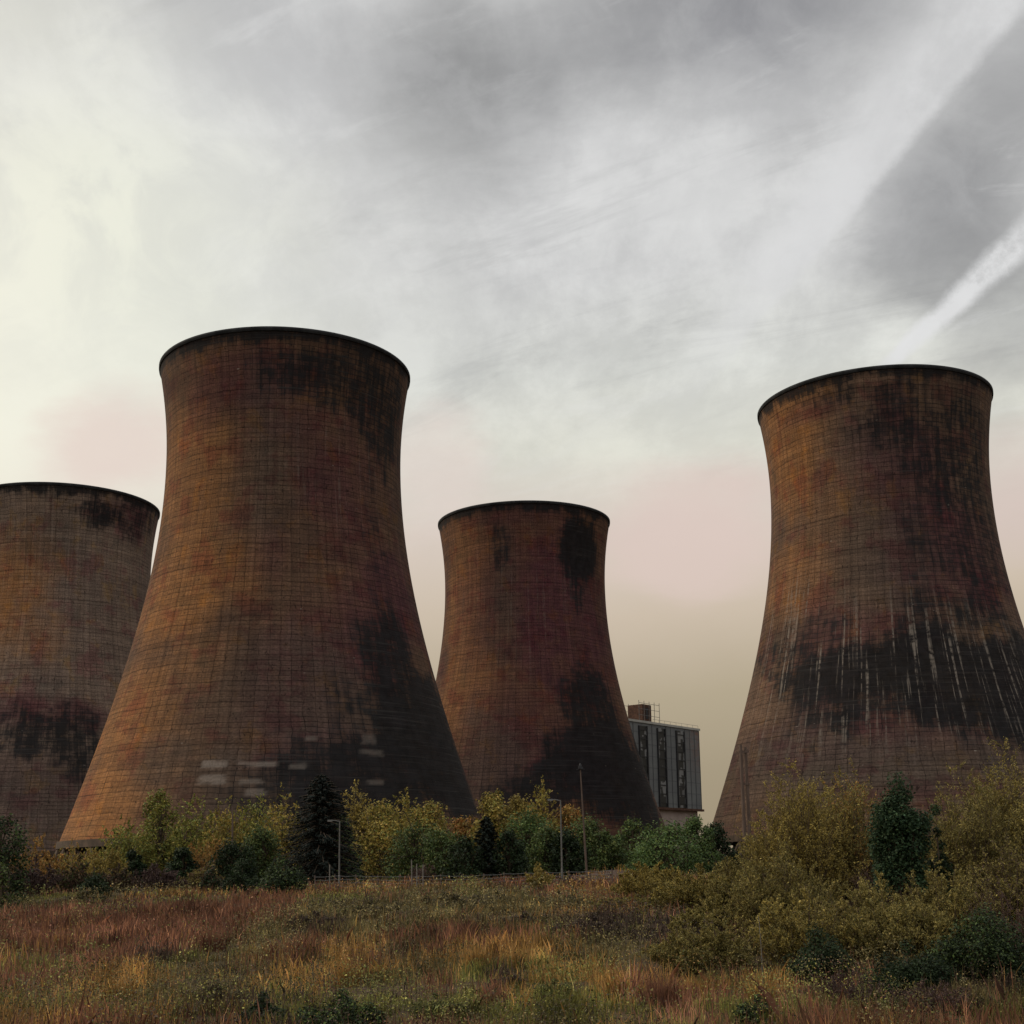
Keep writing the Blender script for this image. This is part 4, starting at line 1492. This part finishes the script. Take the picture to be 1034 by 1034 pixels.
def field():
    n = 450000
    X, Y = scatter(n, 24, 150, 1.0)
    clump = .6 * fbm(X * .8, Y * .7, 2) + .4 * fbm(X * .3 + 5, Y * .22, 2)
    keep = (rng.uniform(0, 1, n) < .25 + 1.1 * sstep(.35, .7, clump)) & ~bank(X, Y)
    X, Y, clump = X[keep], Y[keep], clump[keep]
    n = len(X)
    kind = pick(field_weights(X, Y), n)
    cols = SETS[kind, rng.integers(0, 4, n)] * np.exp(rng.normal(0, .25, n))[:, None]
    hgt = np.array([.62, .55, .36, .34, .36])[kind] * rng.uniform(.4, 1.25, n) * (.15 + 1.5 * sstep(.2, .8, clump))
    tone = np.exp(2.8 * (fbm(X * 1.1 + 33, Y * .8, 3) - .5) + 1.3 * (fbm(X * .25 + 3, Y * .16 + 8, 3) - .5))
    cols = cols * tone[:, None]
    Wd = np.maximum(.014, Y * .95 / F) * rng.uniform(.6, 1.3, n)
    o = blades('grass', X, Y, hgt, Wd, .22, cols)
    o['kind'] = 'stuff'
    # taller dead stalks standing up out of it
    n = 84000
    X, Y = scatter(n, 25, 130, 1.0)
    W = field_weights(X, Y)
    keep = rng.uniform(0, 1, n) < np.clip(.06 + .55 * (W[0] - .3) + .25 * (W[1] - .4) + .2 * (W[4] - .4), .03, .9) * (1 - bank(X, Y))
    X, Y = X[keep], Y[keep]
    n = len(X)
    kind = pick(W[:, keep] * np.array([1.3, 1, .6, .3, 1.1])[:, None], n)
    cols = SETS[kind, rng.integers(0, 4, n)] * np.exp(rng.normal(.05, .28, n))[:, None]
    hgt = rng.uniform(.5, 1.1, n) * sstep(10, 70, Y + 18) * (.65 + .6 * fbm(X * .5, Y * .5, 2))
    o = blades('dead_stalks', X, Y, hgt, np.maximum(.010, Y * .8 / F), .10, cols)
    o['kind'] = 'stuff'
    # seed heads and dead leaves hanging on the stalks, leafy bramble between
    n = 580000
    X, Y = scatter(n, 25, 140, 1.0)
    W = field_weights(X, Y)
    lump = fbm(X * .55 + 90, Y * .38, 4)
    keep = rng.uniform(0, 1, n) < sstep(.36, .62, lump) * np.clip(.25 + .6 * W[2] + .5 * W[4] + .35 * W[3] - .25 * W[0], .08, 1)
    X, Y, lump = X[keep], Y[keep], lump[keep]
    n = len(X)
    kind = pick(W[:, keep] * np.array([.5, .5, 1.4, 1.0, 1.0])[:, None], n)
    cols = SETS[kind, rng.integers(0, 4, n)] * np.exp(rng.normal(0, .33, n))[:, None]
    cols = cols * np.exp(3.0 * (fbm(X * .9 + 13, Y * .6, 3) - .5))[:, None]
    hh = (.12 + 1.1 * sstep(.4, .72, lump)) * rng.uniform(0, 1, n) ** .6
    C = np.c_[X, Y, gz(X, Y) + hh]
    V, _ = leaves(C, rng.normal(0, .5, (n, 3)) + np.array([0, -.2, .8]), 1.0, .65, [((1, 1, 1), 1)], 0, .5)
    s = np.maximum(.05, Y * 1.9 / F) * rng.uniform(.7, 1.3, n)
    V = np.repeat(C, 4, 0) + (V - np.repeat(C, 4, 0)) * np.repeat(s, 4)[:, None]
    me = raw_mesh('bramble_cover', V, np.arange(len(V)), 4)
    set_col(me, 'col', np.repeat(np.clip(cols, 0, 1), 4, 0))
    o = link('bramble_cover', me, M_leaf)
    o['kind'] = 'stuff'


field()

# bramble mounds and leafy weeds that rise out of the grass
BMB = [((.095, .078, .030), 4), ((.070, .055, .026), 4), ((.13, .10, .038), 2), ((.045, .038, .022), 3)]
BMD = [((.062, .042, .032), 4), ((.045, .032, .026), 4), ((.085, .062, .036), 2)]
WEE = [((.095, .098, .028), 4), ((.07, .08, .025), 4), ((.14, .125, .036), 2)]
for px, base, w, hp, pal, lab in (
    (600, 942, 90, 18, BMD, 'wide purple-brown bramble mound below the camera mast'),
    (530, 934, 70, 14, BMD, 'purple-brown bramble mound left of the widest one'),
    (450, 916, 80, 15, BMB, 'olive bramble mound just inside the wire fence'),
    (380, 922, 80, 13, BMB, 'olive bramble mound below the near lamp'),
    (318, 934, 64, 14, BMD, 'dark bramble mound below the round dark green shrub'),
    (500, 912, 60, 14, BMB, 'olive-brown bramble mound below the columnar evergreen'),
    (565, 914, 60, 16, BMB, 'olive bramble mound at the foot of the tall lamp'),
    (420, 944, 70, 14, BMB, 'olive bramble mound in the open middle of the field'),
    (690, 962, 90, 20, BMB, 'brown-olive bramble mound in front of the low willow'),
    (740, 985, 60, 18, BMD, 'dark bramble mound left of the thin pale stake'),
    (140, 978, 36, 16, BMD, 'small dark bramble mound in the left of the field'),
    (512, 996, 44, 16, BMD, 'small dark bramble mound below the golden tussocks'),
    (88, 914, 60, 14, BMB, 'olive bramble mound at the left below the golden shrub'),
    (85, 985, 50, 20, WEE, 'yellow-green leafy weed patch in the left foreground'),
    (220, 1012, 60, 22, BMB, 'olive leafy weed patch left of the small dark green shrub'),
    (560, 1008, 60, 20, WEE, 'yellow-green leafy weed patch in the foreground right of the middle'),
    (440, 1024, 70, 22, WEE, 'green leafy weed patch at the bottom edge right of the dark shrub'),
    (885, 1022, 80, 20, WEE, 'yellow-green leafy weed patch at the bottom edge under the dead shrubs'),
    (990, 1024, 70, 18, BMB, 'olive leafy weed patch at the bottom right corner')):
    c = gpt(px, base)
    bush('bramble_mound', px, base - hp, c[1], w, pal, lab, int(2200 + 26 * w), lsize=max(.055, c[1] * 2.0 / F), group='bramble mounds in the field', nl=16, depth=.9, cat='bramble')

# tussocks that stand out singly
for px, py, w, h, pal, lab in (
    (352, 996, 1.0, .85, GOLD, 'tall orange grass tussock above the wide dark green shrub'),
    (480, 976, 1.1, .7, GOLD, 'golden grass tussock in the middle of the field'),
    (520, 978, 1.2, .75, GOLD, 'bright golden tussock right of the middle one'),
    (440, 968, 1.1, .7, RUST, 'rust-red grass tussock left of the golden middle one'),
    (625, 1012, 1.0, .85, GOLD, 'orange tussock at the left end of the right-hand orange strip'),
    (668, 1016, 1.2, .75, RUST, 'rusty tussock in the middle of the right-hand orange strip'),
    (708, 1010, 1.0, .7, GOLD, 'pale orange tussock at the right end of the orange strip'),
    (770, 1012, 1.3, .65, GOLD, 'wide golden tussock behind the low green shrub below the stake'),
    (60, 956, 1.2, .6, GOLD, 'yellow tussock among rusty stalks at far left'),
    (120, 1012, 1.3, .7, GOLD, 'golden tussock in the green grass at bottom left'),
    (215, 960, 1.6, .95, RUST, 'big rusty tussock at the front of the red stalks'),
    (500, 1022, .9, .7, RUST, 'small rusty tussock at the bottom edge near the middle'),
    (570, 1026, 1.2, .6, GREN, 'yellow-green tussock at the bottom edge right of the middle')):
    c = gpt(px, py)
    n = 420
    a = rng.uniform(0, 2 * np.pi, n)
    r = np.sqrt(rng.uniform(0, 1, n)) * w * .5
    hh = 1.15 * h * rng.uniform(.45, 1.1, n) * (1 - .35 * (r / (w * .5)) ** 2)
    B = np.c_[np.cos(a) * r * .7, np.sin(a) * r * .5, np.full(n, -.06)]
    ln = np.c_[np.cos(a), np.sin(a)] * (.12 + .3 * r / w)[:, None] * hh[:, None] + rng.normal(0, .1, (n, 2)) * hh[:, None]
    q = rng.uniform(0, np.pi, n)
    o_ = np.c_[np.cos(q), np.sin(q), np.zeros(n)] * .010
    mid = B + np.c_[ln * .35, hh * .6]
    tip = B + np.c_[ln, hh]
    V = np.stack([B - o_, B + o_, mid + o_ * .8, tip, mid - o_ * .8], 1).reshape(-1, 3)
    me = raw_mesh('grass_tussock', V, np.arange(len(V)), 5)
    set_col(me, 'col', np.repeat(pal[rng.integers(0, 4, n)] * np.exp(rng.normal(0, .25, n))[:, None], 5, 0))
    o = link('grass_tussock', me, M_grass, None, (c[0], c[1], gz1(c[0], c[1])))
    o['label'] = lab
    o['category'] = 'grass tussock'
    o['group'] = 'dry grass tussocks'

# far treeline to close the horizon between the towers
n = 26000
Xf = rng.uniform(-420, 420, n)
Yf = rng.uniform(560, 640, n)
hf = (5 + 7 * fbm(Xf * .03, Yf * .01, 4)) * rng.uniform(0, 1, n) ** .7
Cf = np.c_[Xf, Yf, GROUND_T + hf]
V, Cc = leaves(Cf, rng.normal(0, 1, (n, 3)), 2.2, .8, GRN + OLV, .25, .6)
o = quad_obj('distant_woodland', V, Cc, M_leaf, None)
o['kind'] = 'stuff'
